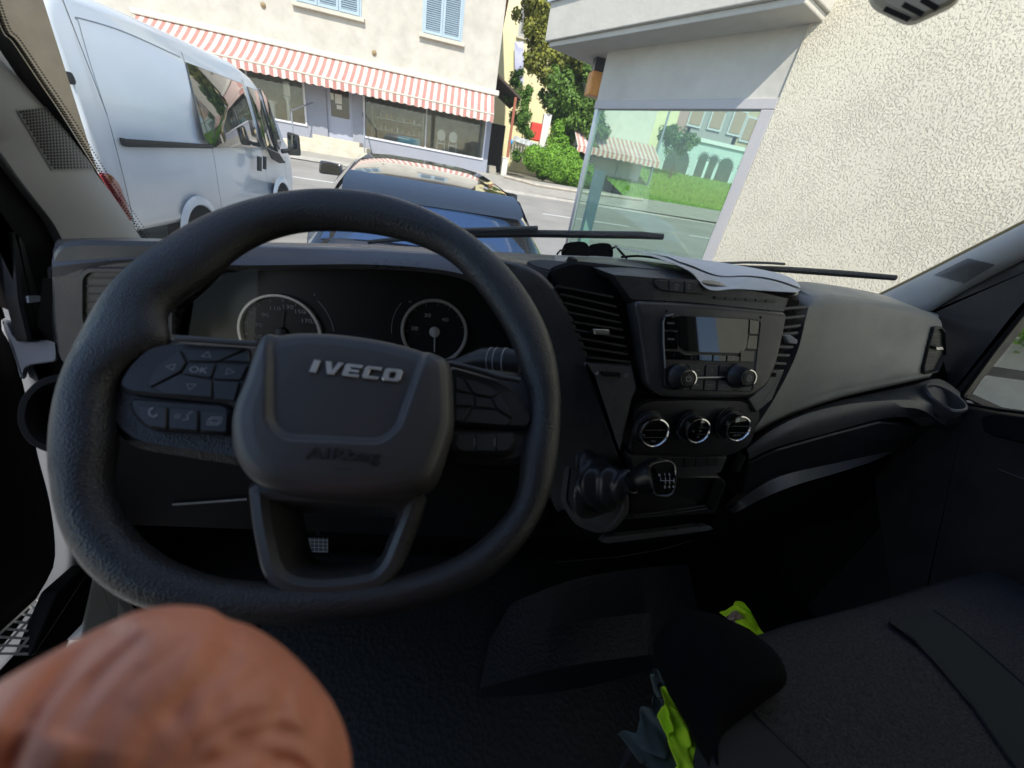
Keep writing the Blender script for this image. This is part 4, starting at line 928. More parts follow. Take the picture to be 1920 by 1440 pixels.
# airbag cover
ab = [(489, 630), (520, 621), (570, 617), (640, 621), (710, 631), (770, 645), (815, 661), (846, 680), (852, 740), (852, 800), (838, 850), (820, 895), (795, 920), (745, 934), (690, 940), (620, 938), (550, 929), (490, 915), (455, 890), (434, 850), (429, 800), (436, 760), (455, 715), (470, 670)]
aO = [V(FWh.px(x, y, .030)) for x, y in ab]; aO = [V((p.x, p.y)) for p in spl([V((p.x, p.y, 0)) for p in aO], 4)]
ac = sum(aO, V((0, 0))) / len(aO)
def hair(a, b_):
    # central sunken shield below the logo, soft shoulder on the sides
    x, y = a - ac.x, b_ - ac.y
    d = max(abs(x) / .052, (-(y) - .012) / .020 if y < 0 else 0, 0)
    return 0
M_ab = M_airbag
prof_ab = [(1.0, -.025), (1.0, .012), (.995, .022), (.975, .031), (.93, .037), (.86, .0405), (.76, .0425), (.6, .0435), (.4, .044), (.2, .044)]
def sdf(a, b_):
    x, y = abs(a - ac.x + .001), (b_ - ac.y)
    # U-shaped recess region: |x|<.055 and y>-.035
    dx = (x - .050 - max(0, y + .02) * .22); dy = (-.030 - y)
    q = max(dx, dy)
    if dx > -.022 and dy > -.022:
        q = math.hypot(dx + .022, dy + .022) - .022
    return q
def hfn(a, b_):
    q = sdf(a, b_)
    t = max(0, min(1, (q + .007) / .007)); t = t * t * (3 - 2 * t)
    return -.0055 * (1 - t)
# dense grid by many scale rings
pr2 = []
for i in range(60):
    s_ = 1 - i / 61
    for (s0, h0), (s1, h1) in zip(prof_ab[1:], prof_ab[2:]):
        if s1 <= s_ <= s0: pr2.append((s_, h0 + (h1 - h0) * (s0 - s_) / (s0 - s1))); break
pr2 = [prof_ab[0]] + pr2 + [(.02, .044)]
aO2 = resamp(aO + [aO[0]], 181)[:-1]; aO2 = [V((p.x, p.y)) for p in aO2]
cover = MB().pad(FWh, aO2, pr2, 'sc', hf=lambda a, b_: hfn(a, b_) if (V((a, b_)) - ac).length > .001 else -.0055).build('airbag_cover', M_ab, sw, smooth=60)
# raised ridge + emblem lettering (chrome)
hs_ = .0392
lg = MB(); a0, b0 = FWh.px(667, 694, .039); a1, b1 = FWh.px(753, 706, .039); al, bl = FWh.px(583, 687, .039)
wd_ = math.hypot(a1 - al, b1 - bl); rot = math.atan2(b1 - bl, a1 - al)
def letter(polys, x0, wl, ht=.0115):
    # letter polygons drawn in a unit box, sheared; width wl
    for poly in polys:
        pts = []
        for (x, y) in poly:
            xx = x0 + x * wl + y * ht * .14; yy = (y - .5) * ht
            pts.append(V((al + xx * math.cos(rot) - yy * math.sin(rot), bl + xx * math.sin(rot) + yy * math.cos(rot))))
        lg.pad(FWh, pts, [(0, hs_ - .003), (0, hs_ + .0012), (.0005, hs_ + .0018)])
W_ = wd_; u = W_ / 5.0
letter([[(0, 0), (.55, 0), (.55, 1), (0, 1)]], .0, u * .62)
letter([[(0, 1), (.33, 1), (.56, .34), (.72, 1), (1, 1), (.72, .0), (.34, 0)]], u * .62, u * .95)
letter([[(.12, 0), (1, 0), (1, .24), (.36, .24), (.34, .38), (.9, .38), (.9, .60), (.34, .60), (.36, .76), (1, .76), (1, 1), (.12, 1), (0, .88), (0, .12)]], u * 1.72, u * .92)
letter([[(.14, 0), (1, 0), (1, .24), (.42, .24), (.34, .34), (.34, .66), (.42, .76), (1, .76), (1, 1), (.14, 1), (0, .86), (0, .14)]], u * 2.82, u * .90)
ou = [(.14, 0), (.86, 0), (1, .14), (1, .86), (.86, 1), (.14, 1), (0, .86), (0, .14)]; iu = [(.42, .25), (.62, .25), (.68, .33), (.68, .67), (.62, .75), (.42, .75), (.34, .67), (.34, .33)]
def rot_pt(x, y, x0, wl, ht=.0115):
    xx = x0 + x * wl + y * ht * .14; yy = (y - .5) * ht
    return (al + xx * math.cos(rot) - yy * math.sin(rot), bl + xx * math.sin(rot) + yy * math.cos(rot))
x0 = u * 3.92; rws = []
for pl2, h_ in ((ou, hs_ - .003), (ou, hs_ + .0012), ([(x + (.5 - x) * .07, y + (.5 - y) * .07) for x, y in ou], hs_ + .0018), ([(x - (.5 - x) * .12, y - (.5 - y) * .12) for x, y in iu], hs_ + .0018), (iu, hs_ + .0012), (iu, hs_ - .003)):
    rws.append([FWh.pt(*rot_pt(x, y, x0, u * 1.02), h_) for x, y in pl2])
lg.rings(rws, False)
lg.build('brand_lettering', mat('brushed emblem', (.9, .9, .9), .32, .85), sw, smooth=20)
at = MB(); a, b_ = FWh.px(645, 853, .043); at.text('AIRbag', FWh, a, b_, .0125, .0436, ext=.0010, rot=rot * .3, sx=1.5)
a, b_ = FWh.px(645, 878, .043); at.stroke(FWh, [(a - .006, b_ + .001), (a - .005, b_ - .001), (a + .005, b_ - .001), (a + .006, b_ + .001)], .0007, .0446)
at.build('airbag_lettering', mat('embossed plastic', (.030, .030, .032), .35), sw, smooth=0)
# lower bowl between the bottom spokes
bw = [(462, 900), (800, 920), (790, 960), (768, 1020), (748, 1072), (715, 1108), (650, 1122), (590, 1126), (540, 1120), (508, 1104), (488, 1070), (472, 990)]
wpad('lower_spoke', bw, [(-.001, -.03), (0, .002), (.003, .0065), (.009, .0075), (.014, .004), (.020, -.022), (.022, -.05)], M_dash, .004, .010, cap=False)
# column behind
MB().tube([WC + WNn * -.01, WC + WNn * -.12 + V((0, .0, -.03)), WC + WNn * -.30 + V((0, .02, -.05))], [.055, .065, .075], 20).build('steering_column', M_blk, cab)
# wiper stalk
fs = [PY(x, y, Y) for x, y, Y in ((800, 690, .48), (860, 684, .465), (905, 676, .445), (945, 678, .432), (976, 682, .425))]
st_ = MB().tube(fs, [.008, .010, .0165, .0175, .0165], 20).build('indicator_stalk', M_dark, cab)
c = PY(979, 683, .4245); 
rb = MB()
for a, b_ in (((921, 677), .0178), ((932, 678), .0180), ((948, 679), .0180)):
    p = fs[2].lerp(fs[3], (a[0] - 905) / 40); rb.tube([p, p + (fs[3] - fs[2]).normalized() * .0012], b_, 20)
rb.build('stalk_ring', M_dim, st_)

# ---------------- instrument cluster
G = FACE(PY(670, 620, .625), 13)
cl_ = empty('instrument_cluster', PY(670, 610, .63), parent=cab)
pts = [(330, 520), (400, 505), (560, 497), (700, 497), (850, 510), (930, 545), (985, 620), (1000, 720), (960, 830), (400, 830), (330, 700)]
MB().pad(G, rnd([V(G.px(*p)) for p in pts], .02), [(0, -.03), (0, 0)]).build('dial_panel', mat('cluster black', (.010, .010, .011), .35), cl_, smooth=0)
def gauge(cx_, cy_, rad, nums, tick0, tick1, nt, needle, name='gauge'):
    a, b_ = G.px(cx_, cy_); mb = MB()
    mb.lathe(G, a, b_, [(rad * .90, .001), (rad * .90, .004), (rad * .93, .007), (rad * .985, .007), (rad, .004), (rad, .0005)], 72, cap=False)
    g = mb.build(name, M_ring, cl_)
    mk = MB()
    for px_, py_, s_ in nums:
        aa, bb_ = G.px(px_, py_); aa += (a - aa) * .10; bb_ += (b_ - bb_) * .10; mk.text(s_, G, aa, bb_, .0088, .0012, sx=1.35)
    for i in range(nt):
        t = R(tick0 + (tick1 - tick0) * i / (nt - 1)); l = .86 if i % 2 else .80
        mk.stroke(G, [(a + math.cos(t) * rad * .88, b_ + math.sin(t) * rad * .88), (a + math.cos(t) * rad * l, b_ + math.sin(t) * rad * l)], .0007, .0012)
    mk.build('dial_marks', M_dim, g, smooth=0)
    nd = MB(); t = R(needle); nd.stroke(G, [(a, b_), (a + math.cos(t) * rad * .6, b_ + math.sin(t) * rad * .6)], .0022, .004); nd.lathe(G, a, b_, [(.009, .001), (.009, .005), (.006, .007)], 20)
    nd.build('needle', M_dim if needle == 270 else M_dark, g)
    return a, b_
a, b_ = G.px(450, 622); c_, d_ = G.px(607, 622); r1_ = (c_ - a) / 2
gauge(528, 624, r1_, [(485, 629, '50' if 0 else ''), (481, 608, '70'), (495, 587, '90'), (514, 573, '110'), (541, 570, '130'), (566, 580, '150'), (580, 599, '170'), (480, 632, '50')], 205, -10, 22, 80)
a, b_ = G.px(752, 622); c_, d_ = G.px(877, 622); r2_ = (c_ - a) / 2
gauge(815, 622, r2_, [(773, 615, '20'), (800, 588, '30'), (837, 597, '40')], 205, 0, 18, 270)
ar_ = MB()
a, b_ = G.px(528, 624); ar_.stroke(G, [V((a + math.cos(R(t)) * r1_ * 1.28, b_ + math.sin(R(t)) * r1_ * 1.28)) for t in range(-5, 45, 4)], .0007, .001)
a, b_ = G.px(815, 622); ar_.stroke(G, [V((a + math.cos(R(t)) * r2_ * 1.27, b_ + math.sin(R(t)) * r2_ * 1.27)) for t in range(185, 138, -4)], .0007, .001)
a, b_ = G.px(590, 553); ar_.text('F', G, a, b_, .006, .001)
a, b_ = G.px(769, 566); ar_.text('H', G, a, b_, .006, .001)
ar_.build('small_gauge_scale', M_dim, cl_, smooth=0)
lr = [[PY(x, y, Y) for x, y in zip((330, 450, 650, 850, 980), ys)] for ys, Y in (((540, 508, 500, 516, 570), .585), ((700, 690, 685, 690, 720), .55))]
MB().loft(lr, 16).build('cluster_lens', M_lens, cl_)

# ---------------- dashboard
dash = empty('dashboard', PY(1000, 600, .7), parent=cab)
def L3(pts): return [PY(x, y, Y) for x, y, Y in pts]
# top shelf, from the glass to the front lip; lower rows dive down
r0 = [p for p in [wsb(x) + V((0, -.02, -.012)) for x in (-.60, -.45, -.2, .1, .4, .7, .95, 1.18)]]
r1 = L3([(110, 448, .70), (250, 446, .74), (450, 453, .76), (700, 459, .77), (900, 470, .78), (1050, 479, .79), (1080, 480, .79)])
r2 = L3([(104, 455, .60), (250, 452, .64), (450, 459, .67), (700, 465, .68), (900, 478, .68), (1000, 490, .68), (1075, 487, .68)])
r3 = L3([(100, 470, .57), (250, 465, .585), (450, 464, .60), (700, 471, .61), (880, 482, .61), (960, 490, .61), (1030, 510, .60)])
r4 = L3([(98, 500, .555), (260, 486, .565), (440, 497, .578), (700, 496, .585), (860, 512, .582), (930, 548, .58), (985, 620, .57)])
r5 = L3([(98, 520, .555), (260, 505, .575), (440, 508, .60), (700, 505, .61), (855, 520, .605), (920, 560, .60), (972, 630, .59)])
n = 60
rows = [resamp(spl(r, 8, False), n) for r in (r1, r2, r3, r4, r5)]
r0l = resamp([wsb(x) + V((0, -.005, -.02)) for x in (-.64, -.45, -.2, .1, .42)], n)
MB().loft([r0l] + rows).build('top_hood', mat('hood plastic', (.10, .10, .112), .34, bump=('n', 900, .3, .0005), var=.15, vscale=6), dash, smooth=50)  # paler and bluer than the dash plastic: sky sheen put into the colour
MB().tube([p + V((0, -.002, .0005)) for p in resamp(spl(L3([(258, 462, .632), (450, 461, .64), (700, 468, .645), (880, 481, .645), (975, 492, .645)]), 8, False), 40)], .0016, 6).build('hood_highlight', M_pillar, dash)  # thin pale tube drawn as the bright highlight along the hood lip
# right part of the top shelf (behind the centre stack, up to the passenger side)
s0 = [wsb(x) + V((0, -.0, -.015)) for x in (.40, .55, .7, .85, 1.0, 1.24)]
s1 = L3([(1040, 478, .80), (1150, 482, .80), (1300, 497, .82), (1430, 517, .82), (1540, 543, .80), (1640, 560, .78), (1760, 590, .74)])
s2 = L3([(1040, 486, .68), (1150, 491, .68), (1300, 508, .68), (1430, 530, .68), (1520, 550, .68), (1640, 565, .70), (1760, 597, .68)])
s3 = L3([(1060, 520, .60), (1150, 530, .60), (1300, 540, .60), (1430, 556, .60), (1520, 572, .66), (1640, 590, .70), (1750, 612, .72)])
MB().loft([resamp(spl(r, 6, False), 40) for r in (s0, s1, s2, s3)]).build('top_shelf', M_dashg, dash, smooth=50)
# lid and seam left of the centre stack
lid = [(985, 492), (1010, 489), (1068, 493), (1074, 512), (1030, 511), (1000, 503)]
fl = Fr(PY(1030, 500, .615), (0, -.5, .85), VX)
MB().pad(fl, rnd([V(fl.px(*p)) for p in lid], .006), [(0, -.02), (0, .002), (.0015, .004)]).build('lid', M_dash, dash)
MB().loft([L3([(1066, 481, .64), (1074, 486, .62), (1078, 516, .60)]), L3([(1074, 481, .64), (1083, 487, .62), (1086, 516, .60)])], thick=(0, .01, -.01)).build('seam', M_blk, dash, smooth=0)
# binnacle blade sweeping down to the gear lever
bl_r = L3([(930, 484, .60), (985, 500, .585), (1024, 524, .575), (1056, 568, .56), (1088, 632, .545), (1113, 705, .53), (1139, 775, .515), (1164, 862, .50), (1172, 900, .50)])
bl_i = L3([(900, 512, .585), (945, 545, .58), (980, 580, .57), (1005, 640, .56), (1020, 700, .55), (1030, 760, .54), (1035, 820, .54), (1040, 900, .54), (1045, 960, .54)])
A_, B_ = resamp(spl(bl_r, 6, False), 40), resamp(spl(bl_i, 6, False), 40)
rows = [[p + V((.0, .05, -.02)) for p in A_], [p + V((.002, .006, 0)) for p in A_], A_, [a_.lerp(b_, .12) + V((0, -.004, .002)) for a_, b_ in zip(A_, B_)], [a_.lerp(b_, .6) + V((0, -.003, 0)) for a_, b_ in zip(A_, B_)], B_, [p + V((-.01, .05, 0)) for p in B_]]
MB().loft(rows).build('binnacle_side', M_dash, dash, smooth=50)
# body behind everything
bk = [L3([(80, 520, .60), (300, 560, .66), (700, 560, .68), (1000, 560, .66), (1200, 560, .62), (1450, 600, .66), (1760, 640, .66)]),
      L3([(60, 700, .62), (300, 740, .66), (700, 760, .68), (1000, 740, .62), (1200, 740, .60), (1450, 760, .64), (1780, 720, .66)]),
      L3([(60, 860, .62), (300, 900, .62), (700, 900, .62), (1000, 900, .62), (1200, 900, .60), (1400, 880, .64), (1800, 800, .68)]),
      L3([(60, 960, .68), (300, 960, .70), (700, 960, .72), (1000, 1000, .66), (1200, 1020, .62), (1400, 990, .68), (1800, 870, .78)])]
bkr = [resamp(r, 30) for r in bk]; bkr.append([V((p.x, .92, -.62)) for p in bkr[-1]])
MB().loft(bkr).build('inner_body', M_blk, dash, smooth=50)
# driver side end: box with two vents
FE = FACE(PY(180, 540, .56), 8, 4)
def fpad(fr, pts, prof_, m, name, parent, r=.005, mode='in', cap=True, n=4, h=0, smooth=35):
    return MB().pad(fr, rnd([V(fr.px(x, y, h)) for x, y in pts], r, n), prof_, mode, cap=cap).build(name, m, parent, smooth=smooth)
fpad(FE, [(92, 480), (112, 455), (150, 450), (420, 455), (400, 520), (300, 600), (300, 700), (110, 690), (95, 600)], [(0, -.05), (0, -.004), (.006, .002)], M_dash, 'end_panel', dash, .02)
lv = fpad(FE, [(150, 516), (165, 500), (330, 500), (330, 640), (165, 640), (150, 600)], [(0, .003), (.002, .006), (.006, .006), (.010, -.012)], M_dash, 'air_vent', dash, .012, cap=False)
def slats(fr, P0, P1, nsl, m, parent, dep=.012, th=.0022, name='slat', h=.0):
    for i in range(nsl):
        t = (i + .5) / nsl
        def at(Pc):
            k = t * (len(Pc) - 1); j = min(int(k), len(Pc) - 2); f = k - j; return V((Pc[j][0] + (Pc[j + 1][0] - Pc[j][0]) * f, Pc[j][1] + (Pc[j + 1][1] - Pc[j][1]) * f))
        a, b_ = at(P0), at(P1); a, b_ = fr.px(a.x, a.y, h), fr.px(b_.x, b_.y, h)
        p, q = fr.pt(*a, h), fr.pt(*b_, h); dn = -fr.N * dep - fr.U * dep * .35; tt = fr.U * th
        mb = MB(); mb.add([p, q, q + tt, p + tt, p + dn, q + dn, q + dn + tt, p + dn + tt], [(0, 1, 2, 3), (4, 7, 6, 5), (0, 4, 5, 1), (3, 2, 6, 7), (0, 3, 7, 4), (1, 5, 6, 2)])
        mb.build(name, m, parent, smooth=0)
slats(FE, [(160, 515), (160, 620)], [(330, 515), (330, 620)], 7, M_dark, lv, h=.003)
FS2 = Fr(PX(110, 580, -.545), (.75, -.65, .1), (0, 1, 0))
sv_ = fpad(FS2, [(92, 505), (100, 498), (118, 512), (128, 640), (118, 655), (104, 640)], [(0, -.01), (0, .004), (.003, .005)], M_dark, 'side_vent', dash, .004)
for k in range(5):
    MB().tube([FS2.P(99 + k * 5, 512 + k * 3, .007), FS2.P(104 + k * 4.4, 575, .007), FS2.P(112 + k * 3, 642, .007)], .0012, 5).build('slat', M_blk, sv_)
# knee panel, steering shroud
FK = FACE(PY(600, 900, .585), -8)
fpad(FK, [(150, 700), (1010, 720), (1035, 960), (1000, 1010), (180, 980)], [(0, -.05), (0, 0), (.01, .008)], M_blk, 'knee_panel', dash, .02)
MB().tube([FK.P(325, 945, .012), FK.P(400, 940, .012), FK.P(465, 935, .012)], .004, 6).build('tray_edge', M_dark, dash)
# left round cup holder at the dash end
e = [PX(x, y, -.50) for x, y in ((105, 700), (60, 715), (32, 750), (32, 800), (60, 838), (110, 850))]
cpn = FACE(PY(85, 770, .47), 30, 10)
o = [(112, 700), (70, 712), (38, 745), (30, 790), (50, 830), (90, 850), (150, 850), (160, 700)]
fpad(cpn, o, [(0, -.05), (0, 0), (.003, .004), (.009, .004), (.013, -.002), (.016, -.06)], M_blk, 'cup_holder', dash, .02, cap=True, n=6)

# ---- centre stack
K = FACE(V((.43, .532, -.21)), 22)
KC = FACE(V((.41, .495, -.36)), 14)
base = [(1040, 497), (1085, 482), (1250, 500), (1400, 530), (1530, 556), (1520, 600), (1480, 700), (1440, 780), (1420, 800), (1172, 800), (1140, 775), (1113, 705), (1056, 568)]
fpad(K, base, [(0, -.07), (0, -.030), (.006, -.024)], M_blk, 'centre_body', dash, .01)
# upper pad with switch strip (curves up and back onto the shelf)
t0 = L3([(1078, 482, .70), (1150, 484, .70), (1250, 495, .70), (1380, 515, .69), (1500, 540, .68)])
t1 = L3([(1083, 490, .62), (1160, 494, .62), (1250, 505, .62), (1380, 525, .62), (1496, 552, .61)])
t2 = [K.P(1150, 515, .004), K.P(1215, 520, .006), K.P(1300, 528, .006), K.P(1400, 543, .006), K.P(1478, 560, .004)]
t3 = [K.P(1184, 561, .0), K.P(1230, 563, .004), K.P(1300, 567, .004), K.P(1400, 577, .004), K.P(1470, 584, .002)]
MB().loft([resamp(spl(r, 6, False), 24) for r in (t0, t1, t2, t3)], thick=(0, .015, -.01)).build('upper_panel', M_dash, dash, smooth=60)
def kbtn(fr, pts, m, name, parent, h0=0, h1=.002, r=.001, icon=None, mi=None, bev=.0006):
    mb = MB(); mb.pad(fr, rnd([V(fr.px(x, y, h1)) for x, y in pts], r, 3), [(0, h0), (0, h1 - bev), (bev, h1)])
    if icon: mb.m = 1; icon(mb, h1 + .0002)
    return mb.build(name, [m, mi or M_dim], parent)
def ktx(fr, px, py, s_, size, **kw):
    return lambda mb, h: mb.text(s_, fr, *fr.px(px, py, h), size, h, **kw)
KU = K.up(.006)
strip = fpad(K, [(1223, 522), (1300, 526), (1310, 534), (1312, 553), (1240, 547), (1228, 538)], [(0, .003), (0, .0085), (.0008, .009)], M_dark, 'switch_strip', dash, .003)
kbtn(K, [(1227, 525), (1252, 526), (1254, 545), (1238, 543), (1230, 535)], M_btn, 'switch', strip, .008, .0108)
def hand(mb, h):
    a, b_ = K.px(1269, 536, h); mb.lathe(K, a, b_, [(.0035, h), (.0028, h)], 16, cap=False); mb.stroke(K, [(a, b_), (a, b_ + .003)], .0006, h); mb.text('OFF', K, a, b_ - .0055, .003, h)
kbtn(K, [(1256, 526), (1282, 527), (1282, 548), (1256, 546)], M_btn, 'switch', strip, .008, .0108, icon=hand)
def sqr(mb, h):
    a, b_ = K.px(1292, 537, h); mb.stroke(K, [(a - .0015, b_ - .003), (a + .0015, b_ - .003), (a + .0015, b_ + .003), (a - .0015, b_ + .003), (a - .0015, b_ - .003)], .0005, h)
kbtn(K, [(1285, 527), (1300, 528), (1305, 534), (1306, 550), (1285, 549)], M_btn, 'switch', strip, .008, .0108, icon=sqr)
s2_ = MB()
for k in range(6):
    x = 1335 + k * 19; s2_.pad(K, rnd([V(K.px(*p)) for p in ((x, 556 + k * 1.2), (x + 17, 557 + k * 1.2), (x + 17, 562 + k * 1.2), (x, 561 + k * 1.2))], .0005), [(0, .004), (0, .0075)])
s2_.build('indicator_row', M_btn, dash, smooth=0)
# radio surround
sur = [(1186, 564), (1250, 566), (1340, 572), (1470, 586), (1462, 630), (1449, 683), (1433, 722), (1401, 744), (1320, 745), (1236, 742), (1212, 724), (1203, 664), (1193, 600)]
fpad(K, sur, [(0, -.03), (0, .004), (.003, .008), (.006, .009)], M_dash, 'radio_surround', dash, .010)
b = MB()
for p in ((1249, 584), (1426, 595)): b.lathe(K, *K.px(*p, .009), [(.0022, .0094)], 12)
for p in ((1249, 584), (1426, 595)): pass
b = MB(); b.lathe(K, *K.px(1249, 584, .009), [(.0022, .0095)], 12); b.build('screw_hole', M_blk, dash, smooth=0)
b = MB(); b.lathe(K, *K.px(1426, 595, .009), [(.0022, .0095)], 12); b.build('screw_hole', M_blk, dash, smooth=0)
# radio
rad = empty('radio', K.P(1335, 660, .012), parent=cab)
rb_ = fpad(K, [(1242, 590), (1428, 599), (1412, 735), (1246, 731)], [(0, .004), (0, .013), (.0015, .0145), (.003, .013)], M_dark, 'radio_body', rad, .010, n=8, h=.013)
MB().tube([K.P(x, y, .0145) for x, y in ((1262, 589), (1248, 593), (1244, 603), (1244, 640), (1247, 690))], .0011, 6).build('radio_trim', M_dim, rad)
KH = .0138
def rbt(pts, icon=None, m=M_gloss): return kbtn(K, pts, m, 'button', rad, KH - .003, KH + .0016, .0012, icon)
rt = lambda x, y, s_, z=.0042: ktx(K, x, y, s_, z)
rbt([(1247, 593), (1270, 594), (1270, 619), (1247, 618)], rt(1258, 606, 'RADIO'))
rbt([(1247, 621), (1270, 622), (1271, 655), (1247, 654)], rt(1258, 636, 'MEDIA'))
rbt([(1247, 657), (1272, 658), (1281, 664), (1281, 675), (1248, 674)], rt(1264, 666, '1'))
rbt([(1283, 664), (1308, 665), (1308, 676), (1283, 675)], rt(1296, 671, '2'))
rbt([(1310, 665), (1336, 666), (1335, 677), (1310, 676)], rt(1323, 672, '3'))
rbt([(1338, 666), (1362, 667), (1361, 678), (1337, 677)], rt(1350, 673, '4'))
rbt([(1364, 667), (1387, 668), (1386, 678), (1363, 678)], rt(1375, 673, '5'))
rbt([(1389, 657), (1415, 658), (1413, 679), (1388, 678)], rt(1402, 669, '6'))
rbt([(1406, 600), (1424, 601), (1422, 627), (1405, 626)], None, M_scr)
rbt([(1404, 629), (1421, 630), (1419, 655), (1400, 654)], None, M_scr)
scr = MB().pad(K, rnd([V(K.px(x, y, KH)) for x, y in ((1272, 592), (1403, 599), (1400, 650), (1390, 662), (1285, 659), (1273, 648))], .004, 5), [(0, KH - .002), (0, KH + .0008)]).build('screen', M_scr, rad, smooth=0)
for pts, ic in (([(1290, 684), (1321, 684), (1320, 705), (1300, 704)], rt(1309, 694, '|<<')), ([(1324, 685), (1347, 685), (1346, 706), (1323, 705)], rt(1335, 694, '>||')), ([(1350, 685), (1380, 686), (1372, 706), (1349, 706)], rt(1359, 694, '>>|')),
                ([(1300, 712), (1319, 712), (1318, 731), (1296, 731)], rt(1306, 722, 'INFO')), ([(1322, 712), (1344, 713), (1342, 732), (1320, 732)], rt(1331, 722, 'MENU')), ([(1347, 713), (1372, 713), (1374, 733), (1345, 733)], rt(1357, 722, 'BACK', .003))): rbt(pts, ic, M_btn)
MB().tube([K.P(1300, 708, .0165), K.P(1364, 707, .0165)], .0012, 6).build('silver_line', M_satin, rad)
for (bx, by), (tx, ty), ic in (((1270, 704), (1291, 710), 'p'), ((1383, 702), (1404, 709), 'e')):
    c0 = K.pt(*K.px(tx, ty, .040), .040); fr = Fr(c0, K.N, VX)
    kb = MB().lathe(fr, 0, 0, [(.0205, -.026), (.0205, -.022), (.0185, -.020), (.0150, -.004), (.0148, -.001), (.0125, 0)], 36).build('knob', M_dark, rad)
    MB().lathe(fr, 0, 0, [(.0135, -.001), (.0138, .0012), (.0122, .0016), (.0120, .0006)], 36, cap=False).build('knob_ring', M_chrome, rad)
    ib = MB()
    if ic == 'p': ib.stroke(fr, [(.0042 * math.cos(R(t)), .0042 * math.sin(R(t))) for t in range(125, 420, 15)], .0008, .0005); ib.stroke(fr, [(0, .001), (0, .0055)], .0008, .0005)
    else: ib.stroke(fr, [(.004 * math.cos(R(t)), .004 * math.sin(R(t))) for t in range(-150, 150, 15)], .0006, .0005); ib.stroke(fr, [(-.004, 0), (.001, 0)], .0007, .0005)
    ib.build('knob_icon', M_white, rad, smooth=0)
# centre vents
cv = empty('centre_air_vent', K.P(1120, 610), parent=dash)
Lc = [(1040, 530), (1057, 565), (1075, 605), (1090, 640), (1107, 680)]; Rc = [(1148, 550), (1160, 590), (1168, 620), (1175, 655), (1184, 688)]
slats(K, Lc, Rc, 9, M_dark, cv, dep=.022, th=.003, h=-.004)
fpad(K, [(1110, 617), (1140, 618), (1141, 628), (1113, 627)], [(0, -.006), (0, .004), (.001, .005)], M_satin, 'vent_tab', cv, .001)
fpad(K, [(1096, 680), (1190, 684), (1200, 730), (1190, 750), (1165, 862), (1113, 705)], [(0, -.02), (0, -.010), (.004, -.006)], M_dash, 'vent_lower_panel', dash, .004)
slp = fpad(K, [(1128, 697), (1165, 699), (1166, 707), (1131, 705)], [(0, -.006), (0, -.003), (.001, -.0025)], M_blk, 'air_slider', dash, .002)
b = MB(); b.lathe(K, *K.px(1120, 700, -.003), [(.0030, -.0045)], 16); b.lathe(K, *K.px(1175, 704, -.003), [(.0032, -.0045), (.0024, -.0045)], 20, cap=False); b.build('air_symbol', M_dim, slp, smooth=0)
cv2 = empty('centre_air_vent', K.P(1490, 630), parent=dash)
Lc = [(1471, 572), (1463, 620), (1455, 650), (1446, 690)]; Rc = [(1520, 568), (1500, 615), (1488, 650), (1471, 692)]
slats(K, Lc, Rc, 8, M_dash, cv2, dep=.022, th=.004, h=.0)
fpad(K, [(1462, 629), (1474, 628), (1488, 638), (1486, 645), (1472, 643)], [(0, -.004), (0, .008), (.001, .009)], M_dim, 'vent_tab', cv2, .001)
fpad(K, [(1446, 692), (1474, 694), (1450, 750), (1420, 775), (1404, 748), (1436, 722)], [(0, -.02), (0, -.004), (.002, -.002)], M_dash, 'vent_lower_panel', dash, .002)
fpad(K, [(1440, 698), (1456, 699), (1454, 707), (1438, 706)], [(0, -.003), (0, .0005), (.001, .001)], M_blk, 'air_slider', dash, .002)
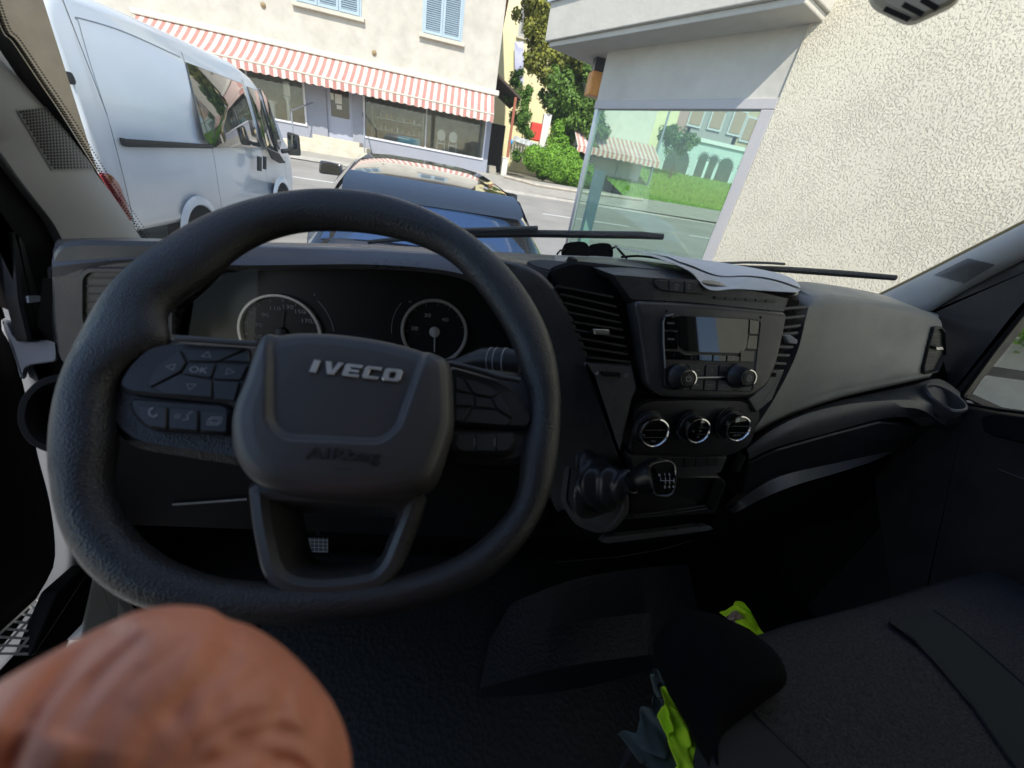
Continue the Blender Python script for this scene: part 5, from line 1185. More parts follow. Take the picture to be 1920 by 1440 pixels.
# climate controls
cc = empty('climate_controls', KC.P(1305, 800), parent=cab)
fpad(KC, [(1188, 762), (1215, 748), (1300, 746), (1390, 748), (1420, 758), (1424, 778), (1405, 835), (1362, 856), (1178, 850)], [(0, -.03), (0, .0), (.003, .004), (.006, .0045)], M_dark, 'housing', cc, .014, n=6)
MB().tube([KC.P(x, y, .005) for x, y in ((1190, 763), (1215, 750), (1300, 747), (1388, 749), (1418, 760))], .0022, 6).build('housing_edge', M_blk, cc)
for k, ((tx, ty), rr, ic) in enumerate((((1228, 812), .0262, 0), ((1309, 808), .0232, 1), ((1385, 804), .0240, 2))):
    c0 = KC.P(tx, ty, .030); fr = Fr(c0, KC.N, VX)
    dl = MB().lathe(fr, 0, 0, [(rr * 1.06, -.028), (rr * 1.06, -.016), (rr * .99, -.014), (rr * .98, -.004), (rr * .84, -.0035), (rr * .84, -.006)], 56).build('dial', M_dark, cc)
    MB().lathe(fr, 0, 0, [(rr * .99, -.008), (rr * 1.01, -.003), (rr * .97, .001), (rr * .90, .0018), (rr * .855, .0004), (rr * .84, -.003)], 64, cap=False).build('chrome_ring', M_chrome, dl)
    gr = MB()
    for i in range(56):
        t = 2 * math.pi * i / 56; gr.box(fr.pt(math.cos(t) * rr * 1.06, math.sin(t) * rr * 1.06, -.021), (.0012, .0012, .009))
    gr.build('grip', M_chrome if 0 else M_satin, dl, smooth=0)
    fcx = MB().lathe(fr, 0, 0, [(rr * .84, -.001), (rr * .5, -.0002)], 40).build('dial_face', M_gloss, dl)
    ib = MB(); w_ = rr * .7
    if ic != 1:
        ib.stroke(fr, [(-w_, rr * .2), (w_, rr * .2)], .0004, .0003); ib.stroke(fr, [(-w_, -rr * .3), (w_, -rr * .3)], .0004, .0003)
        if ic == 2: ib.text('AUTO', fr, 0, -rr * .5, .0055, .0004)
        else: ib.stroke(fr, [(-.004, -rr * .6), (-.003, -rr * .5), (.001, -rr * .5), (.004, -rr * .6), (-.004, -rr * .6)], .0005, .0004)
    else:
        for x, y, s_ in ((.004, .010, 90), (-.009, .0, 180), (.004, .0, 0), (.002, -.011, -90)):
            ib.stroke(fr, [(x + .0022 * math.cos(R(s_ + 120 * i)), y + .0022 * math.sin(R(s_ + 120 * i))) for i in range(4)], .0004, .0004)
        ib.stroke(fr, [(0, .006), (w_, .006)], .0004, .0003); ib.stroke(fr, [(0, -.006), (w_, -.006)], .0004, .0003)
    ib.build('dial_marks', M_dim, dl, smooth=0)
sc = MB(); a, b_ = KC.px(1372, 790, .005)
sc.stroke(KC, [(a + .03 * math.cos(R(t)), b_ + .03 * math.sin(R(t))) for t in range(170, 118, -6)], .0012, .0052); sc.build('fan_scale', M_white, cc, smooth=0)
# switch row below
fpad(KC, [(1178, 852), (1365, 856), (1352, 886), (1325, 894), (1190, 896), (1184, 875)], [(0, -.03), (0, -.002), (.003, .002)], M_dash, 'switch_row', cc, .006)
for k in range(5):
    x = 1240 + k * 21.5; kbtn(KC, [(x, 859 - k * .4), (x + 20, 858 - k * .4), (x + 20, 878 - k), (x, 879 - k)], M_dark, 'blank_switch', cc, .001, .0035, .0006)
# cubby and lower trims
FT = FACE(PY(1250, 930, .50), 10)
fpad(FT, [(1178, 892), (1348, 892), (1362, 905), (1340, 962), (1180, 972)], [(0, -.02), (0, .0), (.002, .003), (.006, .003), (.009, -.02)], M_dark, 'storage_tray', dash, .006, cap=True)
for Lp in ([(1172, 968), (1240, 960), (1322, 948)], [(1172, 972), (1240, 966), (1326, 953)]): MB().tube([FT.P(x, y, .004) for x, y in Lp], .0012, 6).build('tray_edge', M_dash, dash)
FT2 = FACE(PY(1230, 1000, .50), 30)
fpad(FT2, [(1126, 1016), (1135, 1006), (1330, 985), (1338, 992), (1325, 996), (1140, 1019)], [(0, -.015), (0, 0), (.0015, .002)], M_dash, 'lower_tray', dash, .003)
MB().tube([FT2.P(x, y, -.004) for x, y in ((1152, 1001), (1220, 994), (1302, 981))], .0009, 6).build('tray_edge', M_dash, dash)
MB().tube([FT2.P(x, y, -.006) for x, y in ((1042, 1054), (1160, 1044), (1240, 1030), (1300, 1013))], .0012, 6).build('tray_edge', M_dark, dash)
# gear lever
gl = empty('gear_lever', PY(1120, 920, .48), parent=cab)
FG = FACE(PY(1115, 920, .50), 25, -22)
fpad(FG, [(1058, 870), (1072, 848), (1105, 838), (1140, 848), (1170, 872), (1178, 920), (1180, 960), (1150, 998), (1115, 1000), (1078, 985), (1050, 940)], [(0, -.05), (0, .0), (.004, .005), (.010, .006), (.014, .002)], M_dash, 'lever_base', gl, .016, n=6)
def gaiter():
    P0 = [PY(1112, 905, .495), PY(1125, 905, .475), PY(1140, 907, .462), PY(1155, 906, .452), PY(1170, 905, .444), PY(1185, 903, .438)]
    Rr = [.050, .043, .034, .026, .019, .0145]; P0 = resamp(spl(P0, 6, False), 26); rows = []
    ax = (P0[-1] - P0[0]).normalized()
    for i, c in enumerate(P0):
        t = i / 25; k = t * 5; j = min(int(k), 4); r_ = Rr[j] + (Rr[j + 1] - Rr[j]) * (k - j)
        a = ax.cross(V((0, 0, 1))).normalized(); b_ = ax.cross(a); row = []
        for m in range(48):
            th = 2 * math.pi * m / 48
            wr = 1 + .16 * (1 - t) * math.sin(3 * th + t * 7) + .06 * math.sin(5 * th + 11 * t) * (1 - t * .6) + .10 * math.sin(t * 24 + 2.6 * math.sin(th))
            row.append(c + (a * math.cos(th) + b_ * math.sin(th) * 1.25) * r_ * wr)
        rows.append(row)
    return MB().rings(rows, True)
gaiter().build('gaiter', M_boot, gl, smooth=70)
MB().tube([PY(1183, 903, .439), PY(1196, 900, .434)], [.017, .0165], 24).build('collar', M_blk, gl)
kp = [PY(1186, 902, .437), PY(1200, 899, .433), PY(1215, 896, .43), PY(1230, 893, .426), PY(1240, 891, .423), PY(1252, 890, .419), PY(1258, 890, .417)]
rows = []
axx = (kp[-1] - kp[0]).normalized(); aa = axx.cross(V((0, 0, 1))).normalized(); bb_ = axx.cross(aa)
for c, r_ in zip(kp, (.0165, .023, .0275, .0305, .0305, .026, .019)): rows.append([c + (aa * math.cos(2 * math.pi * k / 36) * .88 + bb_ * math.sin(2 * math.pi * k / 36)) * r_ for k in range(36)])
MB().rings(rows, True).build('knob', mat('knob leather', (.012, .012, .014), .28, bump=('n', 400, .4, .0008)), gl, smooth=80)
cb0 = PY(1242, 893, .399); FB = Fr(cb0, (-cb0.normalized() + V((.22, -.05, -.02))), VX)
bo = [V(FB.px(x, y)) for x, y in ((1222, 868), (1250, 862), (1266, 870), (1270, 890), (1266, 918), (1258, 930), (1240, 932), (1226, 926), (1220, 900), (1216, 880))]
bo = [V((p.x, p.y)) for p in spl([V((p.x, p.y, 0)) for p in bo], 5)]
MB().pad(FB, bo, [(0, -.012), (0, .0), (.001, .0018), (.0025, .002), (.0032, .0008)], cap=False).build('knob_ring', M_chrome, gl)
MB().pad(FB, bo, [(.0028, -.005), (.0028, .0006), (.010, .0016)]).build('knob_badge', M_gloss, gl, smooth=60)
gt = MB()
for x, y, s_ in ((1236, 891, 'R'), (1246, 890, '1'), (1254, 890, '3'), (1246, 913, '2'), (1254, 913, '4'), (1262, 912, '6')): gt.text(s_, FB, *FB.px(x, y), .0055, .0024, off=.0001)
for a, c in (((1238, 896), (1238, 901)), ((1238, 901), (1263, 901)), ((1247, 895), (1247, 907)), ((1255, 895), (1255, 907)), ((1263, 897), (1263, 905))): gt.stroke(FB, [FB.px(*a), FB.px(*c)], .0008, .0024)
gt.build('gear_pattern', M_white, gl, smooth=0)
# passenger airbag panel
FP_ = FACE(PY(1620, 650, .62), 10, 6)
ar5 = [[(1524, 556, -.012), (1558, 551, -.010), (1638, 561, -.010), (1711, 575, -.010), (1752, 590, -.012)],
       [(1518, 572, -.001), (1558, 565, .001), (1638, 573, .001), (1713, 586, .001), (1764, 602, -.004)],
       [(1512, 592, .003), (1560, 587, .005), (1640, 593, .005), (1716, 605, .005), (1767, 620, -.002)],
       [(1495, 660, .003), (1560, 650, .006), (1640, 648, .006), (1720, 648, .005), (1769, 652, -.002)],
       [(1462, 730, .003), (1530, 722, .006), (1620, 706, .006), (1700, 692, .005), (1762, 688, -.002)],
       [(1425, 790, .001), (1480, 766, .004), (1552, 738, .004), (1648, 716, .004), (1750, 699, -.002)],
       [(1405, 818, -.004), (1450, 792, -.002), (1505, 768, -.002), (1600, 737, -.002), (1744, 706, -.006)],
       [(1405, 822, -.05), (1450, 796, -.05), (1505, 772, -.05), (1600, 741, -.05), (1744, 710, -.05)]]
ar5 = [resamp(spl([FP_.P(*p) for p in r], 6, False), 40) for r in ar5]
cols_ = [spl([ar5[j][i] for j in range(len(ar5))], 4, False) for i in range(40)]
ar5 = [[c[k] for c in cols_] for k in range(len(cols_[0]))]
ar5 = [[p + V((0, .07, .004)) for p in ar5[0]]] + ar5
ar5 = [[r[0] + V((.0, .05, 0))] + r + [r[-1] + V((.012, .05, 0))] for r in ar5]
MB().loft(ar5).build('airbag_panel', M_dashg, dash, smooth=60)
pv = fpad(FP_, [(1744, 612), (1758, 611), (1765, 620), (1767, 664), (1751, 696), (1727, 701), (1724, 690), (1733, 648)], [(1, -.01), (1, .0075), (.93, .0085), (.88, .003)], M_dark, 'side_air_vent', dash, .004, mode='sc')
slats(FP_, [(1746, 622), (1737, 655), (1732, 690)], [(1759, 622), (1761, 655), (1750, 690)], 6, M_dash, pv, dep=.003, th=.0025, h=.006)
fpad(FP_, [(1738, 646), (1752, 647), (1754, 653), (1740, 653)], [(0, .004), (0, .014), (.001, .015)], M_satin, 'vent_tab', dash, .001)
MB().tube([PY(x, y, Y) for x, y, Y in ((1524, 552, .645), (1504, 590, .632), (1495, 632, .622), (1473, 700, .612), (1440, 760, .597), (1400, 825, .582), (1378, 880, .570))], [.006, .010, .011, .012, .012, .012, .010], 12).build('panel_border', M_dark, dash)
# curved shelf with cup holder, glove box
sh0 = L3([(1395, 835, .57), (1424, 815, .58), (1456, 792, .59), (1552, 757, .61), (1648, 735, .63), (1711, 722, .635), (1760, 710, .63), (1800, 735, .61)])
sh1 = L3([(1400, 842, .535), (1440, 811, .545), (1504, 779, .56), (1584, 759, .57), (1679, 750, .58), (1727, 752, .58), (1769, 768, .575), (1805, 790, .57)])
sh2 = L3([(1403, 850, .530), (1448, 824, .535), (1520, 793, .55), (1600, 772, .56), (1679, 764, .57), (1727, 768, .57), (1760, 790, .57), (1790, 810, .58)])
sh3 = L3([(1404, 862, .535), (1456, 838, .545), (1552, 812, .56), (1648, 786, .58), (1700, 782, .59), (1730, 788, .60), (1750, 806, .61), (1770, 830, .62)])
sh4 = [p + V((0, .06, -.002)) for p in sh3]
MB().loft([resamp(spl(r, 6, False), 40) for r in (sh0, sh1, sh2, sh3, sh4)]).build('parcel_shelf', M_dash, dash, smooth=60)
FCu = Fr(PY(1774, 748, .585), (-.1, -.35, .93), VX)
ce = [(1734, 724), (1752, 722), (1775, 731), (1797, 746), (1811, 762), (1806, 770), (1785, 770), (1760, 756), (1742, 742)]
cr = [V(FCu.px(x, y)) for x, y in ce]; cr = [V((p.x, p.y)) for p in spl([V((p.x, p.y, 0)) for p in cr], 5)]
MB().pad(FCu, cr, [(-.004, -.02), (-.003, .001), (.0, .004), (.003, .003), (.005, -.004), (.008, -.07)]).build('cup_holder', M_dash, dash)
gb = fpad(FACE(PY(1560, 860, .60), -5, 6), [(1400, 868), (1456, 842), (1552, 815), (1648, 790), (1740, 800), (1790, 835), (1700, 838), (1560, 872), (1460, 900), (1385, 940)], [(0, -.05), (0, .0), (.003, .003)], M_dark, 'glove_box', dash, .006)
hb0 = L3([(1372, 955, .575), (1397, 930, .575), (1460, 894, .585), (1560, 869, .60), (1640, 846, .615), (1690, 829, .63)])
hb1 = L3([(1379, 962, .56), (1429, 935, .56), (1491, 910, .57), (1565, 888, .585), (1640, 864, .60), (1695, 838, .62)])
MB().loft([resamp(spl(r, 6, False), 30) for r in (hb0, hb1)], thick=(0, .02, -.012)).build('glove_box_handle', M_dash, gb)
lowp = [L3([(1340, 955, .57), (1450, 925, .58), (1560, 895, .60), (1700, 850, .64), (1840, 800, .70)]), L3([(1330, 1010, .62), (1450, 1000, .64), (1600, 970, .68), (1760, 930, .74), (1900, 880, .78)])]
MB().loft([resamp(r, 12) for r in lowp]).build('lower_panel', M_blk, dash)
# ---------------- right door
rdn = empty('passenger_door', V((1.2, .4, -.6)), parent=cab)
FD = Fr(V((1.185, .4, 0)), (-1, 0, 0), (0, -1, 0))
def dpad(pts, prof_, m, name, r=.006, parent=None): return MB().pad(FD, rnd([V(FD.px(x, y)) for x, y in pts], r), prof_).build(name, m, parent or rdn)
dpad([(1700, 606), (1742, 582), (1807, 541), (1920, 482), (2000, 446), (2040, 470), (1925, 590), (1870, 660), (1801, 745), (1775, 730), (1760, 640)], [(0, -.02), (0, .004), (.012, .014)], M_dark, 'window_frame', .01)
MB().tube([FD.P(x, y, .012) for x, y in ((1995, 500), (1925, 578), (1868, 652), (1803, 742), (1812, 757), (1870, 768), (1935, 776))], .0035, 8).build('window_seal', M_blk, rdn)
dpad([(1720, 760), (1801, 748), (1812, 759), (1920, 775), (2100, 800), (2300, 1300), (1700, 1300), (1640, 900)], [(0, -.03), (0, .002), (.008, .012)], M_dark, 'door_card', .01)
dpad([(1850, 785), (1870, 776), (1990, 790), (2000, 850), (1880, 820), (1855, 810)], [(0, .01), (0, .016), (.003, .02)], M_blk, 'door_handle_recess', .006)
MB().loft([[V((1.30, y, z)) for y in (-.64, .1, .45, .62, .66)] for z in (-.31, .6)]).build('door_glass', glass('side glass', (.9, .93, .92), 1.3), rdn, smooth=0)
MB().tube([FD.P(x, y, .016) for x, y in ((1872, 880), (1910, 895), (1960, 910))], .0015, 5).build('card_seam', M_dash, rdn)
# outside mirror
XM = 1.50
FM = Fr(PX(1880, 690, XM), (-.45, -.88, .05), VX)
mo = fpad(FM, [(1935, 545), (1878, 630), (1845, 690), (1806, 752), (1830, 764), (1990, 790), (1990, 545)], [(.004, -.10), (-.002, -.03), (0, 0), (.003, .001)], M_dark, 'outside_mirror', cab, .01)
fpad(FM, [(1940, 560), (1885, 640), (1856, 686), (1980, 704), (1980, 560)], [(0, .0005), (0, .002)], M_mirror, 'mirror_glass', mo, .01, smooth=0)
fpad(FM, [(1846, 703), (1814, 750), (1835, 757), (1980, 778), (1980, 722)], [(0, .0005), (0, .002)], M_mirror, 'mirror_glass', mo, .008, smooth=0)
# ---------------- left door (standing open), sill step, check strap
ld = empty('driver_door', V((-.75, .55, -.6)), parent=cab)
def LX(pts, X): return [PX(x, y, X) for x, y in pts]
seal = [(-150, 200), (-20, 268), (35, 335), (105, 424), (122, 462), (96, 480), (92, 600), (60, 640), (30, 560), (0, 430), (-150, 300)]
FLs = Fr(V((-.60, .6, 0)), (1, 0, 0), (0, 1, 0))
MB().pad(FLs, rnd([V(FLs.px(x, y)) for x, y in seal], .006), [(0, -.03), (0, .004), (.006, .010)]).build('pillar_seal', M_blk, cab)
# door inner edge (curved bluish strip) and black card
FLd = Fr(V((-.66, .45, 0)), (1, -.15, 0), (0, 1, 0))
card = [(-200, 420), (0, 560), (20, 620), (45, 720), (62, 830), (95, 960), (100, 1060), (75, 1120), (30, 1180), (-200, 1400)]
MB().pad(FLd, rnd([V(FLd.px(x, y)) for x, y in card], .01), [(0, -.04), (0, .004), (.01, .012)]).build('door_card', M_blk, ld)
eA = [(0, 560), (22, 640), (48, 740), (70, 850), (95, 950), (103, 1050), (75, 1110), (30, 1180), (-40, 1260)]
eB = [(10, 545), (50, 640), (85, 740), (112, 850), (140, 950), (152, 1040), (130, 1100), (88, 1150), (0, 1240)]
rA, rB = [resamp(spl([FLd.P(x, y, h) for x, y in e], 6, False), 30) for e, h in ((eA, .014), (eB, .004))]
rM = [a.lerp(c, .5) + V((.018, -.01, 0)) for a, c in zip(rA, rB)]
MB().loft([rA, [a.lerp(m_, .6) for a, m_ in zip(rA, rM)], rM, [c.lerp(m_, .6) for c, m_ in zip(rB, rM)], rB, [p + V((-.03, .03, 0)) for p in rB]]).build('door_edge', mat('door edge trim', (.22, .24, .29), .4), ld, smooth=70)
# white body sill / hinge area
sillq = [PX(x, y, -.64) for x, y in ((85, 850), (120, 860), (230, 1100), (200, 1130), (90, 1150), (150, 1040))]
FBd = Fr(V((-.655, .5, 0)), (1, 0, 0), (0, 1, 0))
MB().pad(FBd, rnd([V(FBd.px(x, y)) for x, y in ((95, 850), (130, 890), (165, 960), (230, 1060), (235, 1080), (150, 1090), (80, 1160), (60, 1100), (110, 1000))], .006), [(0, -.03), (0, 0), (.003, .002)]).build('body_sill', M_body, cab)
FBe = Fr(V((-.60, .5, 0)), (1, 0, 0), (0, 1, 0))
MB().pad(FBe, rnd([V(FBe.px(x, y)) for x, y in ((178, 1062), (222, 1108), (218, 1180), (150, 1200))], .004), [(0, -.02), (0, 0), (.002, .002)]).build('sill_flange', M_body, cab)
MB().pad(FBe, rnd([V(FBe.px(x, y, .004)) for x, y in ((165, 1060), (182, 1065), (158, 1170), (120, 1210), (60, 1230), (110, 1110))], .004), [(0, -.02), (0, 0), (.002, .002)]).build('sill_seal', M_blk, cab)
# grated step
stq = [PZ(x, y, -.86) for x, y in ((150, 1058), (175, 1075), (70, 1235), (-20, 1250), (-10, 1200))]
step = empty('entry_step', PZ(60, 1180, -.86), parent=cab)
MB().add([PX(x, y, -.66) for x, y in ((110, 1050), (190, 1062), (90, 1290), (-90, 1290))], [(0, 1, 2, 3)]).build('step_base', M_blk, step, smooth=0)
gr = MB(); A0_, A1_, B0_, B1_ = PX(130, 1068, -.635), PX(158, 1080, -.60), PX(-40, 1225, -.635), PX(62, 1226, -.60)
for i in range(13):
    t = (i / 12) ** 1.0; p, q = A0_.lerp(B0_, t), A1_.lerp(B1_, t); gr.tube([p, q], .0022, 4)
for k in range(4):
    t = k / 3; gr.tube([A0_.lerp(A1_, t), B0_.lerp(B1_, t)], .0022, 4)
gr.build('step_grating', mat('galvanised grating', (.30, .31, .33), .5, .3), step, smooth=0)
# hinge / door check
fh = Fr(PX(50, 650, -.60), (.5, -.8, .2), (1, 0, 0))
hin = MB().pad(fh, rnd([V(fh.px(x, y)) for x, y in ((2, 598), (18, 604), (30, 630), (42, 640), (100, 634), (108, 640), (110, 672), (104, 678), (60, 684), (50, 690), (46, 712), (38, 708), (22, 650), (4, 620))], .003), [(0, -.012), (0, 0), (.0025, .003)]).build('door_hinge', mat('hinge white', (.55, .58, .68), .5), ld)
MB().pad(FLs, rnd([V(FLs.px(x, y)) for x, y in ((0, 430), (20, 450), (50, 560), (52, 640), (30, 640), (10, 560))], .004), [(0, 0), (0, .014), (.003, .017)]).build('rubber_bellows', M_dark, ld)
MB().pad(FLs, rnd([V(FLs.px(x, y)) for x, y in ((20, 552), (44, 551), (46, 562), (22, 565))], .001), [(0, .01), (0, .02)]).build('bright_clip', M_body, ld)
# outboard ground glow: nothing; daylight enters through the open door
# ---------------- floor mat, pedals
MB().pad(Fr(V((.25, .4, -1.085)), (0, 0, 1), (1, 0, 0)), rnd([V((-.75, -.7)), V((.55, -.7)), V((.62, .05)), V((.50, .36)), V((-.6, .40))], .05), [(0, -.01), (0, .004), (.006, .008)]).build('floor_mat', M_mat, cab)
mt = [[PY(x, y, Y) for x, y, Y in r] for r in (((960, 1130, .60), (1080, 1085, .62), (1200, 1066, .64), (1290, 1058, .66)), ((920, 1200, .52), (1060, 1170, .54), (1200, 1150, .56), (1308, 1140, .58)), ((900, 1290, .42), (1060, 1250, .44), (1200, 1230, .46), (1320, 1215, .48)), ((900, 1400, .34), (1060, 1390, .34), (1200, 1380, .34), (1330, 1370, .34)))]
MB().loft([resamp(spl(r, 6, False), 20) for r in mt], thick=(0, .01, -.02)).build('tunnel_mat', mat('ribbed tunnel mat', (.012, .012, .013), .5, bump=('v', 120, .5, .002), bump2=(500, .3, .0008)), cab)
pd = empty('pedal', PY(590, 1020, .62), parent=cab)
fpp = FACE(PY(592, 1020, .60), 40)
fpad(fpp, [(568, 1006), (616, 1010), (616, 1037), (572, 1034)], [(0, -.01), (0, 0), (.001, .001)], M_dark, 'pedal_pad', pd, .003)
pg = MB()
for k in range(6): pg.stroke(fpp, [fpp.px(574 + k * 8, 1008), fpp.px(574 + k * 8, 1036)], .0008, .0015)
for k in range(4): pg.stroke(fpp, [fpp.px(568, 1012 + k * 7), fpp.px(616, 1013 + k * 7)], .0008, .0015)
pg.build('pedal_ribs', M_dim, pd, smooth=0)
MB().tube([fpp.P(600, 1006, -.01), fpp.P(600, 960, -.06)], .008).build('pedal_arm', M_dark, pd)
# ---------------- passenger bench
seat = empty('passenger_seat', V((.6, .1, -.7)), parent=cab)
SZ = -.55
front = [(1338, 1300), (1399, 1252), (1480, 1225), (1549, 1199), (1620, 1180), (1677, 1163), (1749, 1140), (1826, 1112), (1920, 1086), (2060, 1050)]
fp = resamp(spl([PZ(x, y, SZ + (.0 if i else -.02)) for i, (x, y) in enumerate(front)], 6, False), 50)
rows = []
_p0, _p1 = PZ(1338, 1300, SZ), PZ(1318, 1440, SZ); _sl = (_p1.x - _p0.x) / (_p1.y - _p0.y)
for dy, dz, dx in ((.03, -.22, 0), (.05, -.10, 0), (.045, -.04, 0), (.03, -.012, 0), (.0, .0, 0), (-.05, .008, 0), (-.14, .010, -.01), (-.30, .012, -.03), (-.55, .012, -.06)):
    rows.append([p + V(((_sl * dy if dy < 0 else 0) * (1 - i / 49), dy, dz + (.012 * abs(math.sin(i / 49 * 9)) if dy < 0.04 else 0) * 0)) for i, p in enumerate(fp)])
left = [[r[0] + V((-.006, .0, -.03)) for r in rows], [r[0] + V((.01, 0, -.25)) for r in rows]]
MB().loft(rows).rings([[r[0] for r in rows]] + left, False, closed=False).build('cushion', M_seat, seat, smooth=70)
def seam(pts, h=.013, r_=.0028, m=M_seat2):
    q = []
    for x, y, dz in pts: q.append(PZ(x, y, SZ + dz))
    MB().tube(resamp(spl(q, 6, False), 30), r_, 6).build('seam', m, seat)
seam([(1370, 1286, .004), (1400, 1320, .012), (1450, 1375, .012), (1519, 1440, .013), (1600, 1530, .013)])
seam([(1668, 1166, .004), (1710, 1195, .0125), (1745, 1232, .010), (1800, 1290, .012), (1840, 1345, .013), (1890, 1418, .013), (1930, 1470, .013)])
seam([(1752, 1146, .004), (1800, 1180, .0125), (1850, 1222, .010), (1920, 1284, .012), (1980, 1340, .013)])
stp_ = MB(); A_ = resamp(spl([PZ(x, y, SZ + z) for x, y, z in ((1380, 1288, -.006), (1406, 1316, .0135), (1456, 1371, .0145), (1524, 1436, .0145), (1604, 1530, .0145))], 6, False), 20)
# side panels darker
for pa, pb in (([(1340, 1320), (1345, 1370), (1330, 1440), (1330, 1500)], [(1374, 1294), (1450, 1377), (1519, 1442), (1600, 1532)]), ([(1668, 1167), (1710, 1197), (1747, 1234), (1842, 1347), (1932, 1472)], [(1752, 1147), (1798, 1179), (1848, 1222), (1918, 1284), (1990, 1350)])):
    ra, rb2 = [resamp([PZ(x, y, SZ + .0135 - (.004 if i == 0 else 0)) for i, (x, y) in enumerate(l)], 14) for l in (pa, pb)]
    MB().loft([ra, [a.lerp(c, .5) + V((0, 0, .004)) for a, c in zip(ra, rb2)], rb2]).build('side_bolster', M_seat2, seat)
# driver seat front edge, barely seen
MB().bb(-.55, .10, -.60, -.22, -.80, -.62).build('driver_seat', M_seat, cab, smooth=0, bevel=.04)

# ---------------- wipers (outside the glass)
def wiper(arm, blade, r1, r2, off=-.012):
    wr = empty('wiper', wsp(*blade[0], off), parent=cab)
    MB().tube([wsp(x, y, off * 1.6) for x, y in arm], r1, 8, flat=.5).build('wiper_arm', M_rub, wr)
    MB().tube([wsp(x, y, off) for x, y in blade], r2, 8).build('wiper_blade', M_rub, wr)
wiper([(840, 426), (870, 431), (940, 429), (1008, 427)], [(690, 454), (800, 444), (900, 440), (1000, 438), (1120, 440), (1200, 441), (1243, 444)], .009, [.0045, .006, .0075, .0085, .0085, .0085, .007])
wiper([(1343, 494), (1400, 492), (1440, 493), (1470, 495)], [(1360, 499), (1400, 502), (1480, 506), (1580, 513), (1679, 521)], .0065, [.005, .0065, .008, .0085, .007])
# ================================================================== LOOSE THINGS IN THE CAB
sgl = empty('sunglasses', PY(1110, 475, .80), 'dark sunglasses lying on the dashboard in front of the windscreen', 'sunglasses')
for x, y, Y in ((1080, 470, .80), (1125, 472, .83)):
    c = PY(x, y, Y); f = Fr(c, -c.normalized() + V((0, 0, .3)), VX); o = [(-.024, -.012), (.020, -.016), (.026, .0), (.016, .016), (-.018, .014), (-.027, .002)]
    o = [V((p.x, p.y)) for p in spl([V((a, b_, 0)) for a, b_ in o], 4)]
    MB().pad(f, o, [(0, -.001), (0, .001)]).build('lens', M_gloss, sgl); MB().tube([f.pt(p.x, p.y) for p in o + [o[0]]], .0018, 6).build('frame', M_blk, sgl)
MB().tube([PY(1060, 468, .80), PY(1050, 470, .76), PY(1045, 476, .70)], .002, 6).build('temple', M_blk, sgl); MB().tube([PY(1140, 470, .83), PY(1155, 462, .80), PY(1165, 474, .72), PY(1175, 484, .70)], .0022, 6).build('temple', M_blk, sgl)
ca = MB().tube(resamp(spl([PY(x, y, Y) for x, y, Y in ((1165, 482, .72), (1195, 480, .72), (1230, 484, .70), (1262, 492, .68), (1290, 505, .66))], 5, False), 20), .0022, 6).build('cable', M_blk); tag(ca, 'thin black cable lying beside the paper sheets on the dashboard', 'cable')
pr0 = L3([(1150, 468, .74), (1247, 487, .76), (1343, 499, .78), (1400, 509, .78), (1458, 522, .76), (1486, 534, .74)])
pr1 = L3([(1195, 480, .69), (1267, 494, .68), (1343, 512, .67), (1400, 519, .67), (1455, 530, .66), (1494, 544, .655)])
pr1b = L3([(1230, 490, .64), (1290, 507, .62), (1345, 530, .60), (1400, 530, .60), (1450, 536, .60), (1497, 550, .60)])
pr2_ = L3([(1262, 500, .60), (1295, 517, .575), (1326, 550, .555), (1380, 549, .555), (1440, 551, .56), (1491, 554, .565)])
rr = [resamp(spl(r, 6, False), 40) for r in (pr0, pr1, pr1b, pr2_)]
rows = []
for k in range(19):
    t = k / 18 * 3; j = min(int(t), 2); f = t - j
    rows.append([rr[j][i].lerp(rr[j + 1][i], f) + V((0, 0, .0009 * math.sin(i * .2 + k * .25) + .006)) for i in range(40)])
pa = MB().loft(rows, thick=(0, 0, -.0008)).build('paper_sheet', M_paper, smooth=60); tag(pa, 'curled white paper sheet hanging over the dashboard edge above the radio', 'paper')
rows2 = [[p + V((.006, .006, .0030)) for i, p in enumerate(r[6:])] for r in rows[:12]]
pa2 = MB().loft(rows2, thick=(0, 0, -.0008)).build('paper_sheet', mat('paper bluish', (.70, .71, .73), .8), smooth=60); tag(pa2, 'smaller pale sheet lying on top of the curled paper on the dashboard', 'paper')
# vest and black bundle
def cloth(poly_rows, name, m, n=36, amp=.006, seed=1, thick=(0, 0, -.0015), sub=24, lab=None, cat=None, parent=None):
    rr = [resamp(spl(r, 6, False), n) for r in poly_rows]; rows = []; K_ = len(rr) - 1
    for k in range(sub + 1):
        t = k / sub * K_; j = min(int(t), K_ - 1); f = t - j
        rows.append([rr[j][i].lerp(rr[j + 1][i], f) + V((0, -1, .6)) * amp * noise.noise(V((i * 4.5 / n, k * 3.2 / sub, seed * 3.7))) * 2.2 for i in range(n)])
    o = MB().loft(rows, thick=thick).build(name, m, parent, smooth=80)
    if lab: tag(o, lab, cat)
    return o
vest = empty('safety_vest', PZ(1280, 1350, -.6), 'crumpled fluorescent yellow safety vest with grey lining, half under the black bundle', 'vest')
L4 = lambda pts, z: [PZ(x, y, z) for x, y in pts]
cloth([L4([(1252, 1262), (1244, 1310), (1238, 1350)], -.60), L4([(1285, 1275), (1275, 1350), (1258, 1395)], -.60), L4([(1310, 1310), (1318, 1410), (1312, 1480)], -.61)], 'yellow_cloth', M_vest, amp=.006, seed=2, parent=vest)
cloth([L4([(1246, 1335), (1262, 1400), (1275, 1480)], -.595), L4([(1290, 1330), (1312, 1400), (1330, 1500)], -.59)], 'yellow_panel', M_vest, amp=.008, seed=12, parent=vest)
